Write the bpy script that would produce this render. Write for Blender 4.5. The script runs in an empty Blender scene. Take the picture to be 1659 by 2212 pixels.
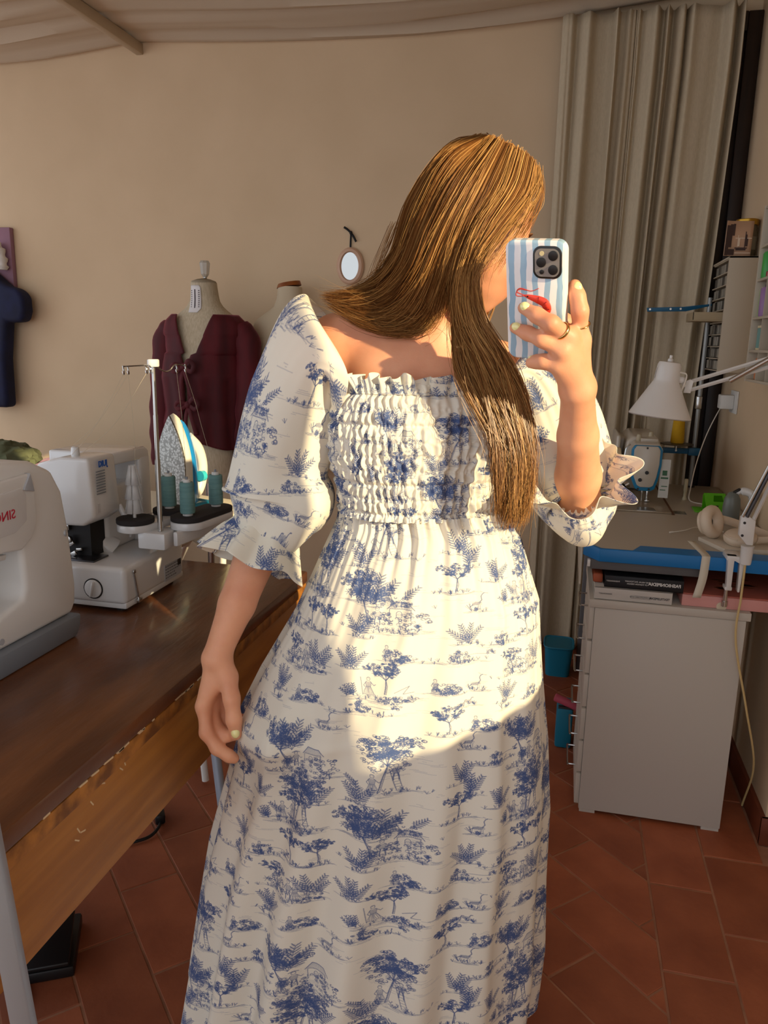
import bpy, bmesh, math, random
import numpy as np
from mathutils import Vector, Matrix
random.seed(7); rng = np.random.default_rng(11)
S = bpy.context.scene
COL = S.collection
# ------------------------------------------------------------------ camera
YAW, PITCH, ROLL, CAMH = math.radians(13), math.radians(12.5), math.radians(1.2), 1.37
cam = bpy.data.cameras.new('camera'); cam.sensor_fit = 'VERTICAL'; cam.sensor_height = 36
cam.lens = 36 * 1661 / 2212; cam.clip_start = .05
cam_o = bpy.data.objects.new('camera', cam); COL.objects.link(cam_o); S.camera = cam_o
_F = Vector((-math.sin(YAW) * math.cos(PITCH), math.cos(YAW) * math.cos(PITCH), -math.sin(PITCH)))
_R0 = Vector((math.cos(YAW), math.sin(YAW), 0)); _U0 = _R0.cross(_F)
_R = _R0 * math.cos(ROLL) + _U0 * math.sin(ROLL); _U = -_R0 * math.sin(ROLL) + _U0 * math.cos(ROLL)
cam_o.matrix_world = Matrix(((_R.x, _U.x, -_F.x, 0), (_R.y, _U.y, -_F.y, 0), (_R.z, _U.z, -_F.z, CAMH), (0, 0, 0, 1)))
# ------------------------------------------------------------------ light
W = bpy.data.worlds.new('sky'); S.world = W; W.use_nodes = True
W.node_tree.nodes['Background'].inputs[0].default_value = (.93, .985, 1.07, 1)
W.node_tree.nodes['Background'].inputs[1].default_value = 1.32
sun = bpy.data.lights.new('sun_offscreen', 'SUN'); sun.energy = 7.0; sun.angle = .012; sun.color = (1.0, .80, .47)
sun_o = bpy.data.objects.new('sun_offscreen', sun); COL.objects.link(sun_o)
_el = math.radians(17); _sd = Vector((.819 * math.cos(_el), -.573 * math.cos(_el), math.sin(_el)))
sun_o.rotation_euler = _sd.to_track_quat('Z', 'Y').to_euler(); sun_o.location = (3, 0, 3)
vs = S.view_settings; vs.view_transform = 'Standard'; vs.look = 'None'; vs.gamma = 1; vs.exposure = 0
vs.use_curve_mapping = False
# ------------------------------------------------------------------ materials
def lin(c):
    return tuple(((x / 255) / 12.92 if x / 255 <= .04045 else ((x / 255 + .055) / 1.055) ** 2.4) for x in c) + (1,)
MATS = {}
def mat(name, col, rough=.5, metal=0, col2=None, scale=20, bump=0, bscale=None, stretch=None, rand=0, trans=0,
        sheen=0, coat=0, alpha=1, emit=0, spec=.5, detail=4, sss=0, translucent=0, contrast=(.35, .65), ior=1.45):
    if name in MATS: return MATS[name]
    m = bpy.data.materials.new(name); m.use_nodes = True; MATS[name] = m
    nt = m.node_tree; N = nt.nodes; L = nt.links; b = N['Principled BSDF']
    b.inputs['Roughness'].default_value = rough; b.inputs['Metallic'].default_value = metal
    b.inputs['Specular IOR Level'].default_value = spec; b.inputs['IOR'].default_value = ior
    b.inputs['Coat Weight'].default_value = coat; b.inputs['Coat Roughness'].default_value = .12
    b.inputs['Transmission Weight'].default_value = trans; b.inputs['Alpha'].default_value = alpha
    if sheen:
        b.inputs['Sheen Weight'].default_value = sheen; b.inputs['Sheen Roughness'].default_value = .35
    if sss:
        b.inputs['Subsurface Weight'].default_value = sss; b.inputs['Subsurface Radius'].default_value = (.9, .35, .2)
        b.inputs['Subsurface Scale'].default_value = .012
    b.inputs['Base Color'].default_value = lin(col)
    tc = N.new('ShaderNodeTexCoord'); mp = N.new('ShaderNodeMapping'); L.new(tc.outputs['Object'], mp.inputs['Vector'])
    if stretch: mp.inputs['Scale'].default_value = stretch
    src = None
    if col2 is not None:
        nz = N.new('ShaderNodeTexNoise'); nz.inputs['Scale'].default_value = scale; nz.inputs['Detail'].default_value = detail
        L.new(mp.outputs['Vector'], nz.inputs['Vector'])
        rp = N.new('ShaderNodeValToRGB'); rp.color_ramp.elements[0].position = contrast[0]; rp.color_ramp.elements[1].position = contrast[1]
        rp.color_ramp.elements[0].color = lin(col); rp.color_ramp.elements[1].color = lin(col2)
        L.new(nz.outputs['Fac'], rp.inputs['Fac']); src = rp.outputs['Color']
    if rand:
        oi = N.new('ShaderNodeObjectInfo'); hs = N.new('ShaderNodeHueSaturation')
        mr = N.new('ShaderNodeMapRange'); mr.inputs['To Min'].default_value = 1 - rand; mr.inputs['To Max'].default_value = 1 + rand
        L.new(oi.outputs['Random'], mr.inputs['Value']); L.new(mr.outputs['Result'], hs.inputs['Value'])
        if src: L.new(src, hs.inputs['Color'])
        else: hs.inputs['Color'].default_value = lin(col)
        src = hs.outputs['Color']
    if src: L.new(src, b.inputs['Base Color'])
    if bump:
        n2 = N.new('ShaderNodeTexNoise'); n2.inputs['Scale'].default_value = bscale or scale * 4; n2.inputs['Detail'].default_value = 5
        L.new(mp.outputs['Vector'], n2.inputs['Vector'])
        bp = N.new('ShaderNodeBump'); bp.inputs['Strength'].default_value = bump; bp.inputs['Distance'].default_value = .004
        L.new(n2.outputs['Fac'], bp.inputs['Height']); L.new(bp.outputs['Normal'], b.inputs['Normal'])
    if emit:
        b.inputs['Emission Color'].default_value = lin(col); b.inputs['Emission Strength'].default_value = emit
    if translucent:
        tr = N.new('ShaderNodeBsdfTranslucent'); mx = N.new('ShaderNodeMixShader'); mx.inputs[0].default_value = translucent
        if src: L.new(src, tr.inputs['Color'])
        else: tr.inputs['Color'].default_value = lin(col)
        out = N['Material Output']
        L.new(b.outputs[0], mx.inputs[1]); L.new(tr.outputs[0], mx.inputs[2]); L.new(mx.outputs[0], out.inputs['Surface'])
    return m
# ------------------------------------------------------------------ mesh helpers
def V3(a): return np.asarray(a, float)
def frame(ax):
    ax = V3(ax) / np.linalg.norm(ax); t = np.array([0, 0, 1.]) if abs(ax[2]) < .9 else np.array([1., 0, 0])
    e1 = np.cross(t, ax); e1 /= np.linalg.norm(e1); return e1, np.cross(ax, e1), ax
def rotz(a): c, s = math.cos(a), math.sin(a); return np.array([[c, -s, 0], [s, c, 0], [0, 0, 1.]])
def rotx(a): c, s = math.cos(a), math.sin(a); return np.array([[1., 0, 0], [0, c, -s], [0, s, c]])
def roty(a): c, s = math.cos(a), math.sin(a); return np.array([[c, 0, s], [0, 1., 0], [-s, 0, c]])
def spline(pts, n):
    """Catmull-Rom through rows of pts, n samples"""
    p = V3(pts); m = len(p)
    if m == 2: return p[0] + (p[1] - p[0]) * np.linspace(0, 1, n)[:, None]
    q = np.vstack([2 * p[0] - p[1], p, 2 * p[-1] - p[-2]])
    t = np.linspace(0, m - 1 - 1e-9, n); i = t.astype(int); f = (t - i)[:, None]
    a, b, c, d = q[i], q[i + 1], q[i + 2], q[i + 3]
    return .5 * (2 * b + (c - a) * f + (2 * a - 5 * b + 4 * c - d) * f ** 2 + (3 * b - a - 3 * c + d) * f ** 3)
class MB:
    def __init__(s): s.v = []; s.f = []; s.n = 0
    def add(s, v, f):
        v = V3(v).reshape(-1, 3); s.v.append(v); s.f = list(s.f) + [tuple(int(i) + s.n for i in q) for q in f]; s.n += len(v); return s
    def hexa(s, c8):
        return s.add(c8, [(0, 3, 2, 1), (4, 5, 6, 7), (0, 1, 5, 4), (1, 2, 6, 5), (2, 3, 7, 6), (3, 0, 4, 7)])
    def box(s, x0, x1, y0, y1, z0, z1):
        return s.hexa([(x0, y0, z0), (x1, y0, z0), (x1, y1, z0), (x0, y1, z0), (x0, y0, z1), (x1, y0, z1), (x1, y1, z1), (x0, y1, z1)])
    def obox(s, c, size, R=None):
        h = V3(size) / 2; R = np.eye(3) if R is None else R
        p = V3([(-1, -1, -1), (1, -1, -1), (1, 1, -1), (-1, 1, -1), (-1, -1, 1), (1, -1, 1), (1, 1, 1), (-1, 1, 1)]) * h
        return s.hexa(p @ R.T + V3(c))
    def loft(s, rings, cap=True, closed=True, wrap=False):
        k = len(rings[0]); m = len(rings); f = []
        for i in range(m if wrap else m - 1):
            i2 = (i + 1) % m
            for j in range(k if closed else k - 1):
                j2 = (j + 1) % k; f.append((i * k + j, i * k + j2, i2 * k + j2, i2 * k + j))
        if cap and not wrap: f.append(tuple(range(k - 1, -1, -1))); f.append(tuple((m - 1) * k + j for j in range(k)))
        return s.add(np.vstack(rings), f)
    def tube(s, pts, r, n=8, cap=True, sq=(1, 1), wrap=False):
        p = V3(pts); m = len(p); r = np.broadcast_to(np.asarray(r, float), (m,))
        tg = np.gradient(p, axis=0)
        if wrap: tg = np.roll(p, -1, 0) - np.roll(p, 1, 0)
        e1, e2, _ = frame(tg[0]); a = np.linspace(0, 2 * math.pi, n, endpoint=False); rings = []
        for i in range(m):
            t = tg[i] / (np.linalg.norm(tg[i]) + 1e-12); e1 = e1 - t * (e1 @ t); e1 /= np.linalg.norm(e1) + 1e-12; e2 = np.cross(t, e1)
            rings.append(p[i] + r[i] * (np.cos(a)[:, None] * e1 * sq[0] + np.sin(a)[:, None] * e2 * sq[1]))
        return s.loft(rings, cap, wrap=wrap)
    def cyl(s, p0, p1, r0, r1=None, n=16, cap=True):
        return s.tube([p0, p1], [r0, r0 if r1 is None else r1], n, cap)
    def lathe(s, prof, o=(0, 0, 0), ax=(0, 0, 1), n=24, cap=True):
        e1, e2, e3 = frame(ax); a = np.linspace(0, 2 * math.pi, n, endpoint=False)
        return s.loft([V3(o) + e3 * z + max(r, 1e-5) * (np.cos(a)[:, None] * e1 + np.sin(a)[:, None] * e2) for r, z in prof], cap)
    def prism(s, poly, o, ex, ey, d):
        """polygon (2D) in the plane o+ex*x+ey*y, pushed out along d"""
        a = V3([V3(o) + V3(ex) * x + V3(ey) * y for x, y in poly]); b = a + V3(d); k = len(a)
        f = [tuple(range(k - 1, -1, -1)), tuple(range(k, 2 * k))] + [(i, (i + 1) % k, k + (i + 1) % k, k + i) for i in range(k)]
        return s.add(np.vstack([a, b]), f)
    def ell(s, c, r, n=16, m=10, R=None):
        R = np.eye(3) if R is None else R; rings = []
        for i in range(m + 1):
            t = math.pi * (i + .002) / (m + .004); a = np.linspace(0, 2 * math.pi, n, endpoint=False)
            p = np.stack([np.sin(t) * np.cos(a), np.sin(t) * np.sin(a), np.full(n, -math.cos(t))], 1) * V3(r)
            rings.append(p @ R.T + V3(c))
        return s.loft(rings)
    def grid(s, P, closeu=False):
        m, n, _ = P.shape; i, j = np.meshgrid(np.arange(m - 1), np.arange(n if closeu else n - 1), indexing='ij')
        j2 = (j + 1) % n; f = np.stack([i * n + j, i * n + j2, (i + 1) * n + j2, (i + 1) * n + j], -1).reshape(-1, 4)
        s.v.append(P.reshape(-1, 3)); s.f = (f + s.n) if not len(s.f) else list(s.f) + (f + s.n).tolist(); s.n += m * n; return s
def rrect(w, h, r, k=4, cx=0, cy=0):
    o = []
    for sx, sy, a0 in ((1, 1, 0), (-1, 1, 90), (-1, -1, 180), (1, -1, 270)):
        for i in range(k + 1):
            a = math.radians(a0 + 90 * i / k); o.append((cx + sx * (w / 2 - r) + r * math.cos(a), cy + sy * (h / 2 - r) + r * math.sin(a)))
    return o
MW = {}
def mw(o): return MW.get(o.name, Matrix.Identity(4)) if o else Matrix.Identity(4)
def tag(o, label=None, cat=None, group=None, kind=None):
    if label: o['label'] = label
    if cat: o['category'] = cat
    if group: o['group'] = group
    if kind: o['kind'] = kind
    return o
def thing(name, loc, label, cat, rz=0, group=None):
    o = bpy.data.objects.new(name, None); COL.objects.link(o); o.location = loc; o.rotation_euler = (0, 0, rz); o.empty_display_size = .05
    MW[o.name] = Matrix.Translation(loc) @ Matrix.Rotation(rz, 4, 'Z'); return tag(o, label, cat, group)
def mk(name, mb, m, parent=None, local=False, bevel=0, smooth=40, seg=2, sub=0, solid=0, flip=False):
    """one mesh object; world coordinates unless local (then the parent's own frame)"""
    me = bpy.data.meshes.new(name); v = np.vstack(mb.v)
    M = mw(parent)
    if parent and not local:
        A = np.array(M.inverted()); v = v @ A[:3, :3].T + A[:3, 3]
    if getattr(mb, 'big', False):
        fa = np.asarray(mb.f, np.int32); k = fa.shape[1]; me.vertices.add(len(v)); me.vertices.foreach_set('co', v.ravel().astype(np.float32))
        me.loops.add(fa.size); me.loops.foreach_set('vertex_index', fa.ravel()); me.polygons.add(len(fa)); me.polygons.foreach_set('loop_start', np.arange(0, fa.size, k, dtype=np.int32)); me.update(calc_edges=True)
    else: me.from_pydata(v.tolist(), [], mb.f if isinstance(mb.f, list) else mb.f.tolist())
    if not getattr(mb, 'big', False):
        bm = bmesh.new(); bm.from_mesh(me); bmesh.ops.recalc_face_normals(bm, faces=bm.faces)
        if bevel:
            es = [e for e in bm.edges if len(e.link_faces) == 2 and e.calc_face_angle(0) > .5]
            try: bmesh.ops.bevel(bm, geom=es, offset=bevel, segments=seg, affect='EDGES', profile=.5, clamp_overlap=True)
            except Exception: pass
        bm.to_mesh(me); bm.free()
    me.polygons.foreach_set('use_smooth', [bool(smooth)] * len(me.polygons))
    if smooth: me.set_sharp_from_angle(angle=math.radians(smooth))
    for x in (m if isinstance(m, (list, tuple)) else [m]): me.materials.append(x)
    o = bpy.data.objects.new(name, me); COL.objects.link(o)
    if parent: o.parent = parent; MW[o.name] = M
    if solid:
        md = o.modifiers.new('thickness', 'SOLIDIFY'); md.thickness = solid; md.offset = 0
    if sub:
        md = o.modifiers.new('subdivision', 'SUBSURF'); md.levels = sub; md.render_levels = sub
    return o
def one(name, mb, m, label, cat, group=None, **k):
    """a thing that is a single mesh, its origin at its base"""
    v = np.vstack(mb.v); c = (v.min(0) + v.max(0)) / 2; c[2] = v[:, 2].min(); mb.v = [v - c]
    o = mk(name, mb, m, None, **k); o.location = c; MW[o.name] = Matrix.Translation(c); return tag(o, label, cat, group)
def struct(name, mb, m, parent=None, **k): 
    o = mk(name, mb, m, parent, **k)
    if not parent: o['kind'] = 'structure'
    return o
def text(name, body, size, o, ex, ey, m, parent, depth=.0006, align='CENTER', bold=0):
    """printed lettering as thin geometry; ex may point either way, so mirrored writing stays mirrored"""
    c = bpy.data.curves.new(name, 'FONT'); c.body = body; c.size = size; c.align_x = align; c.align_y = 'CENTER'; c.extrude = depth / 2; c.offset = bold; c.resolution_u = 3
    t = bpy.data.objects.new(name, c); COL.objects.link(t); bpy.context.view_layer.update()
    me = bpy.data.meshes.new_from_object(t.evaluated_get(bpy.context.evaluated_depsgraph_get())); bpy.data.objects.remove(t)
    ex = V3(ex) / np.linalg.norm(ex); ey = V3(ey) / np.linalg.norm(ey); nz = np.cross(ex, ey)
    v = np.empty(len(me.vertices) * 3); me.vertices.foreach_get('co', v); v = v.reshape(-1, 3)
    w = V3(o) + v[:, :1] * ex + v[:, 1:2] * ey + v[:, 2:3] * nz
    A = np.array(mw(parent).inverted()); w = w @ A[:3, :3].T + A[:3, 3]
    me.vertices.foreach_set('co', w.ravel()); me.materials.clear(); me.materials.append(m); me.update()
    ob = bpy.data.objects.new(name, me); COL.objects.link(ob); ob.parent = parent; MW[ob.name] = mw(parent); return ob
# shared materials
white_pl = mat('white_plastic', (222, 220, 216), .28, coat=.3)
white_matt = mat('white_matt', (214, 211, 205), .5)
steel = mat('steel', (190, 188, 184), .22, 1)
black_pl = mat('black_plastic', (22, 21, 22), .4)
dark_foam = mat('dark_foam', (44, 40, 40), .9)
grey_pl = mat('grey_plastic', (128, 134, 142), .4)
blue_paint = mat('blue_paint', (14, 112, 178), .4)
cord_w = mat('white_cord', (225, 218, 205), .5)
# ================================================================== the room
wall_m = mat('wall_plaster', (210, 184, 150), .9, col2=(216, 190, 156), scale=3, bump=.12, bscale=60)
BW, RW, ZC = 3.52, .63, 2.66
mb = MB().box(-5.0, .64, BW, BW + .2, 0, 3.1); struct('wall_back', mb, wall_m, smooth=0)
mb = MB().box(RW, RW + .3, 2.13, BW, 0, 3.1)
struct('wall_right', mb, wall_m, smooth=0)
WU = .80; z0, z1, v0, v1 = 1.05, 2.12, .20, 1.16          # window niche, further along the right wall
mb = MB().box(WU, WU + .13, -2.2, 2.13, 0, z0).box(WU, WU + .13, -2.2, 2.13, z1, 3.1).box(WU, WU + .13, -2.2, v0, z0, z1).box(WU, WU + .13, v1, 2.13, z0, z1)
struct('wall_window', mb, wall_m, smooth=0)
frame_m = mat('window_wood', (70, 42, 24), .5, col2=(54, 31, 17), scale=8, stretch=(1, 1, 12))
wf = struct('window_1', MB().box(WU + .05, WU + .11, v0, v0 + .06, z0, z1).box(WU + .05, WU + .11, v1 - .06, v1, z0, z1).box(WU + .05, WU + .11, v0, v1, z0, z0 + .06).box(WU + .05, WU + .11, v0, v1, z1 - .06, z1), frame_m, bevel=.004)
mk('window_sill', MB().box(WU - .03, WU + .13, v0 - .04, v1 + .04, z0 - .035, z0), mat('sill_stone', (196, 186, 170), .5), wf, bevel=.006)
# terracotta floor
grout = mat('grout', (178, 126, 96), .95, col2=(150, 102, 76), scale=12)
tile_m = mat('terracotta', (170, 96, 62), .55, col2=(138, 72, 45), scale=6, rand=.17, bump=.25, bscale=40, detail=8, contrast=(.3, .72))
flo = struct('floor', MB().box(-5.0, 1.0, -2.2, 3.7, -.06, -.0022), grout, smooth=0)
def clip(poly, a, b, c):
    out = []
    for i in range(len(poly)):
        p, q = poly[i], poly[(i + 1) % len(poly)]; dp = a * p[0] + b * p[1] + c; dq = a * q[0] + b * q[1] + c
        if dp >= 0: out.append(p)
        if dp * dq < 0: t = dp / (dp - dq); out.append((p[0] + (q[0] - p[0]) * t, p[1] + (q[1] - p[1]) * t))
    return out
def inset(poly, g):
    p = V3(poly); a = .5 * sum(p[i][0] * p[(i + 1) % len(p)][1] - p[(i + 1) % len(p)][0] * p[i][1] for i in range(len(p)))
    if a < 0: p = p[::-1]
    out = [tuple(x) for x in p]
    for i in range(len(p)):
        d = p[(i + 1) % len(p)] - p[i]; l = np.linalg.norm(d)
        if l < 1e-4: continue
        nx, ny = -d[1] / l, d[0] / l; out = clip(out, nx, ny, -(nx * p[i][0] + ny * p[i][1]) - g)
        if len(out) < 3: return []
    return out
def tile(poly):
    q = inset(poly, .003)
    if len(q) < 3: return
    qq = []                                        # drop doubled corners
    for a in q:
        if not qq or math.hypot(a[0] - qq[-1][0], a[1] - qq[-1][1]) > .003: qq.append(a)
    if len(qq) > 2 and math.hypot(qq[0][0] - qq[-1][0], qq[0][1] - qq[-1][1]) < .003: qq.pop()
    if len(qq) < 3: return
    cx, cy = np.mean(qq, 0); h = rng.uniform(-.0006, .0006)
    k = len(qq); ins = [(x + (cx - x) * .012, y + (cy - y) * .012) for x, y in qq]
    vv = [(x - cx, y - cy, -.012) for x, y in qq] + [(x - cx, y - cy, -.0015 + h) for x, y in qq] + [(x - cx, y - cy, h) for x, y in ins]
    f = [(i, (i + 1) % k, k + (i + 1) % k, k + i) for i in range(k)] + [(k + i, k + (i + 1) % k, 2 * k + (i + 1) % k, 2 * k + i) for i in range(k)] + [tuple(range(2 * k, 3 * k))]
    m = MB(); m.add(vv, f); o = mk('tile', m, tile_m, flo, local=True, smooth=0); o.location = (cx, cy, 0)
r2 = math.sqrt(2)
for r in range(-7, 14):                             # diagonal field, half-bond rows
    s1 = 2.178 - .2115 * r; s0 = s1 - .2115
    for k in range(-9, 12):
        d0 = -1.868 + (.212 if r % 2 else 0) + .424 * k; d1 = d0 + .424
        q = [((s + d) / 2, (s - d) / 2) for s, d in ((s0, d0), (s0, d1), (s1, d1), (s1, d0))]
        cx, cy = np.mean(q, 0)
        if cx < -1.75 or cx > .45 or cy < .85 or cy > 3.6: continue
        if cx < -1.2 and cy < 1.2: continue
        q = clip(q, -1, 0, .30); q = clip(q, 0, -1, BW) if q else q
        if len(q) > 2: tile(q)
for k in range(-2, 6):                               # two straight border rows by the right wall
    tile([(.30, 1.579 + .297 * k), (.4575, 1.579 + .297 * k), (.4575, 1.876 + .297 * k), (.30, 1.876 + .297 * k)])
    a, b = 1.732 + .298 * k, 2.031 + .298 * k
    if a < BW: tile([(.4575, a), (.615 if b > 2.1 else .78, a), (.615 if b > 2.1 else .78, min(b, BW)), (.4575, min(b, BW))])
bb_m = mat('baseboard_clay', (120, 60, 36), .5, col2=(100, 48, 28), scale=9)
struct('baseboard_right', MB().box(RW - .012, RW + .01, 2.12, BW, 0, .085).box(RW - .012, WU, 2.118, 2.13, 0, .085), bb_m, bevel=.002)
struct('baseboard_back', MB().box(-3.5, -.1, BW - .012, BW + .01, 0, .085), bb_m, bevel=.002)
# draped cloth ceiling with a rod
n1, n2 = 160, 150
us = np.linspace(-3.6, 1.0, n1); vv = np.linspace(-.5, BW + .05, n2); U_, V_ = np.meshgrid(us, vv, indexing='ij')
bay = np.where(U_ < -2.0, (U_ + 3.7) / 1.7, (U_ + 2.0) / 2.7)
rip = .013 * np.sin(V_ * 34 + 1.2 * np.sin(U_ * 1.3)) + .008 * np.sin(V_ * 61 + U_ * .9 + 2)
Z_ = 2.68 - .045 * np.sin(np.clip(bay, 0, 1) * math.pi) + rip * (.35 + np.sin(np.clip(bay, 0, 1) * math.pi)) + .03 * np.clip(U_ + .7, 0, 1)
mb = MB().grid(np.stack([U_, V_, Z_], -1)); struct('ceiling', mb, mat('ceiling_cloth', (205, 188, 164), .95, bump=.1, bscale=300, translucent=.1), solid=.004)
struct('trim_1', MB().box(-2.02, -1.985, -.45, BW, 2.625, 2.672), mat('ceiling_rod', (186, 168, 142), .6), bevel=.004)
struct('roof_slab', MB().box(-3.6, 1.0, -.5, 3.7, 3.0, 3.1), wall_m, smooth=0)
bpy.data.objects['roof_slab'].name = 'ceiling_slab'
# dark door behind the curtain
dk = mat('dark_door_wood', (44, 26, 15), .45, col2=(30, 17, 10), scale=6, stretch=(8, 1, 1))
dr = struct('door_1', MB().box(-.06, .60, BW - .03, BW - .001, 0, 2.6), dk, bevel=.003)
mk('door_frame', MB().box(-.09, -.03, BW - .05, BW - .001, 0, 2.62).box(.575, RW - .002, BW - .05, BW - .001, 0, 2.62).box(-.03, .575, BW - .05, BW - .001, 2.55, 2.62), dk, dr, bevel=.004)
# curtain
n1, n2 = 420, 60
s = np.linspace(0, 1, n1); zz = np.linspace(.03, 2.63, n2)
Sg, Zg = np.meshgrid(s, zz, indexing='ij')
g = rng.uniform(0, 6.28, 12)
ph = 2 * math.pi * (Sg * 11 + .55 * np.sin(Sg * 9 + g[0]) + .25 * np.sin(Sg * 23 + g[1]))
amp = .022 + .012 * np.sin(Sg * 17 + g[2]) + .006 * np.sin(Zg * 2 + Sg * 30)
right = .555 - .05 * np.clip((2.4 - Zg) / 1.4, 0, 1)
uu = -.115 + (right + .115) * Sg + .008 * np.sin(ph * .5 + Zg * .6)
vvv = BW - .10 + amp * np.sin(ph + .25 * np.sin(Zg * 1.7 + Sg * 9)) + .004 * np.sin(ph * 2.3 + Zg)
one('curtain', MB().grid(np.stack([uu, vvv, Zg], -1)), mat('curtain_linen', (198, 182, 154), .9, col2=(206, 190, 162), scale=180, translucent=.12, bump=.15, bscale=500, stretch=(1, 1, .3)),
    'long greige linen curtain hanging in soft pleats over the dark doorway', 'curtain', solid=.002)
# ================================================================== left side: the wooden table and what stands on it
TZ = .77
wood_top = mat('worn_brown_wood', (122, 74, 40), .33, col2=(86, 48, 25), scale=5, stretch=(3, .6, 1), bump=.35, bscale=22, coat=.25, detail=8)
wood_ap = mat('ochre_wood', (190, 128, 56), .45, col2=(160, 102, 42), scale=5, stretch=(2, .5, 6), bump=.15, bscale=30, coat=.12)
t = thing('work_table', (-1.2, 1.05, 0), 'long brown wooden work table with worn varnished top and deep ochre apron', 'table')
mk('table_top', MB().box(-1.78, -.636, .22, 1.868, TZ - .03, TZ), wood_top, t, bevel=.005)
ap = mk('apron', MB().box(-.668, -.645, .24, 1.85, .55, TZ - .03), wood_ap, t, bevel=.003)
mk('apron', MB().box(-1.76, -.668, 1.83, 1.85, .55, TZ - .03), wood_ap, t, bevel=.003)
mk('apron', MB().box(-1.76, -1.74, .24, 1.83, .55, TZ - .03), wood_ap, t, bevel=.003)
mk('edge_strip', MB().box(-.6455, -.6375, .235, 1.86, TZ - .058, TZ - .031), mat('worn_edge_wood', (188, 124, 52), .5, col2=(120, 74, 32), scale=30, stretch=(1, 1, 1)), t, bevel=.002)
chip = mat('chipped_wood', (222, 196, 156), .8)
mbc = MB()
for k in range(26):
    y = rng.uniform(.62, 1.4); l = rng.uniform(.004, .03); mbc.obox((-.6385, y, TZ - .0285 + rng.uniform(-.002, .001)), (.004, l, .003), rotx(rng.uniform(-.06, .06)))
for y, z, a in ((.86, .655, .9), (.865, .668, .5), (.875, .66, 1.3), (.98, .70, .8), (.99, .705, .4), (.93, .705, 1.1), (1.0, .725, .2), (.9, .69, .6)):
    mbc.obox((-.645, y, z), (.0012, .0022, .012), rotx(a))
mk('paint_chip', mbc, chip, t)['kind'] = 'stuff'
leg_m = mat('pale_blue_steel', (176, 190, 206), .35, .3)
for x, y, dx, dy in ((-.9, 1.77, .10, -.08), (-.80, .36, .05, -.03), (-1.66, 1.72, -.05, .03), (-1.66, .36, -.05, -.03)):
    mk('leg', MB().cyl((x - dx * .326, y - dy * .326, .742), (x + dx, y + dy, .002), .013, n=12), leg_m, t)
# aluminium strip leaning in front of the apron
al = one('aluminium_strip', MB().tube([(-.513, .636, .010), (-.661, .688, 1.04)], .016, 4, sq=(1.35, .7)), mat('brushed_aluminium', (176, 184, 196), .4, .55),
         'slim grey aluminium strip leaning against the front of the wooden table', 'metal strip', bevel=.003)
# floor clutter under the table
cable = mat('black_rubber', (16, 15, 16), .5)
p = thing('foot_pedal', (-1.05, 1.28, 0), 'black sewing machine foot pedal with a trailing cord on the tiles', 'foot pedal', rz=.5)
mk('pedal_base', MB().box(-.06, .06, -.085, .085, 0, .028), black_pl, p, local=True, bevel=.006)
mk('pedal_plate', MB().prism([(-.085, .03), (.085, .062), (.085, .072), (-.085, .04)], (-.05, 0, 0), (0, 1, 0), (0, 0, 1), (.10, 0, 0)), black_pl, p, local=True, bevel=.003)
mk('cord', MB().tube(spline([(-1.06, 1.25, .012), (-1.05, 1.19, .006), (-1.02, 1.16, .006), (-.985, 1.08, .006), (-.95, .98, .006)], 30), .0045, 8), cable, p)
pc = thing('power_cable', (-1.06, 1.75, 0), 'thin black power cable with an inline switch looped on the tiles', 'cable')
mk('cord', MB().tube(spline([(-1.30, 1.62, .006), (-1.16, 1.64, .006), (-1.085, 1.67, .006), (-1.045, 1.71, .007), (-1.045, 1.765, .012), (-1.075, 1.80, .02), (-1.12, 1.83, .02)], 50), .0045, 8), cable, pc)
mk('inline_switch', MB().obox((-1.062, 1.79, .018), (.028, .06, .03), rotz(.6)), black_pl, pc, bevel=.006)
# ---------------- white sewing machine (lettering mirrored, as the picture is a mirror view)
sm = thing('sewing_machine', (-1.05, 1.05, TZ), 'white domestic sewing machine with grey base and red lettering on its arm', 'sewing machine')
wm = mat('warm_white_shell', (232, 230, 226), .42, bump=.03, bscale=300)
g2 = mat('pale_grey_bed', (176, 178, 182), .4)
UF = -.95                                            # front face of the machine
def outline(pts): return pts
mk('base', MB().prism([(.80, .0), (1.30, .0), (1.312, .02), (1.318, .045), (.80, .045)], (UF - .19, 0, TZ), (0, 1, 0), (0, 0, 1), (.205, 0, 0)), grey_pl, sm, bevel=.008)
# pillar and arm as one body with the free space under the arm
prof = [(.78, .355), (.86, .372), (1.14, .378), (1.22, .371), (1.275, .345), (1.302, .30), (1.316, .22), (1.326, .10), (1.322, .065), (1.308, .045), (.78, .045), (.78, .10), (1.09, .105), (1.165, .12), (1.175, .14), (1.172, .20), (1.172, .228), (1.155, .235), (.78, .235)]
body = mk('body', MB().prism(prof, (UF - .165, 0, TZ), (0, 1, 0), (0, 0, 1), (.165, 0, 0)), wm, sm, bevel=.016, seg=4)
mk('front_panel', MB().prism([(.80, .228), (1.12, .222), (1.165, .216), (1.195, .232), (1.212, .262), (1.212, .335), (1.198, .352), (.80, .338)], (UF - .002, 0, TZ), (0, 1, 0), (0, 0, 1), (.010, 0, 0)), wm, body, bevel=.004, seg=3)
mk('panel_inset', MB().prism([(.80, .25), (1.15, .252), (1.182, .268), (1.185, .315), (1.175, .33), (.80, .318)], (UF + .006, 0, TZ), (0, 1, 0), (0, 0, 1), (.004, 0, 0)), mat('cool_white_shell', (224, 222, 220), .35), body, bevel=.003)
mk('thread_notch', MB().prism([(1.178, .325), (1.198, .353), (1.206, .318)], (UF - .002, 0, TZ), (0, 1, 0), (0, 0, 1), (.014, 0, 0)), g2, body, bevel=.001)
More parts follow.
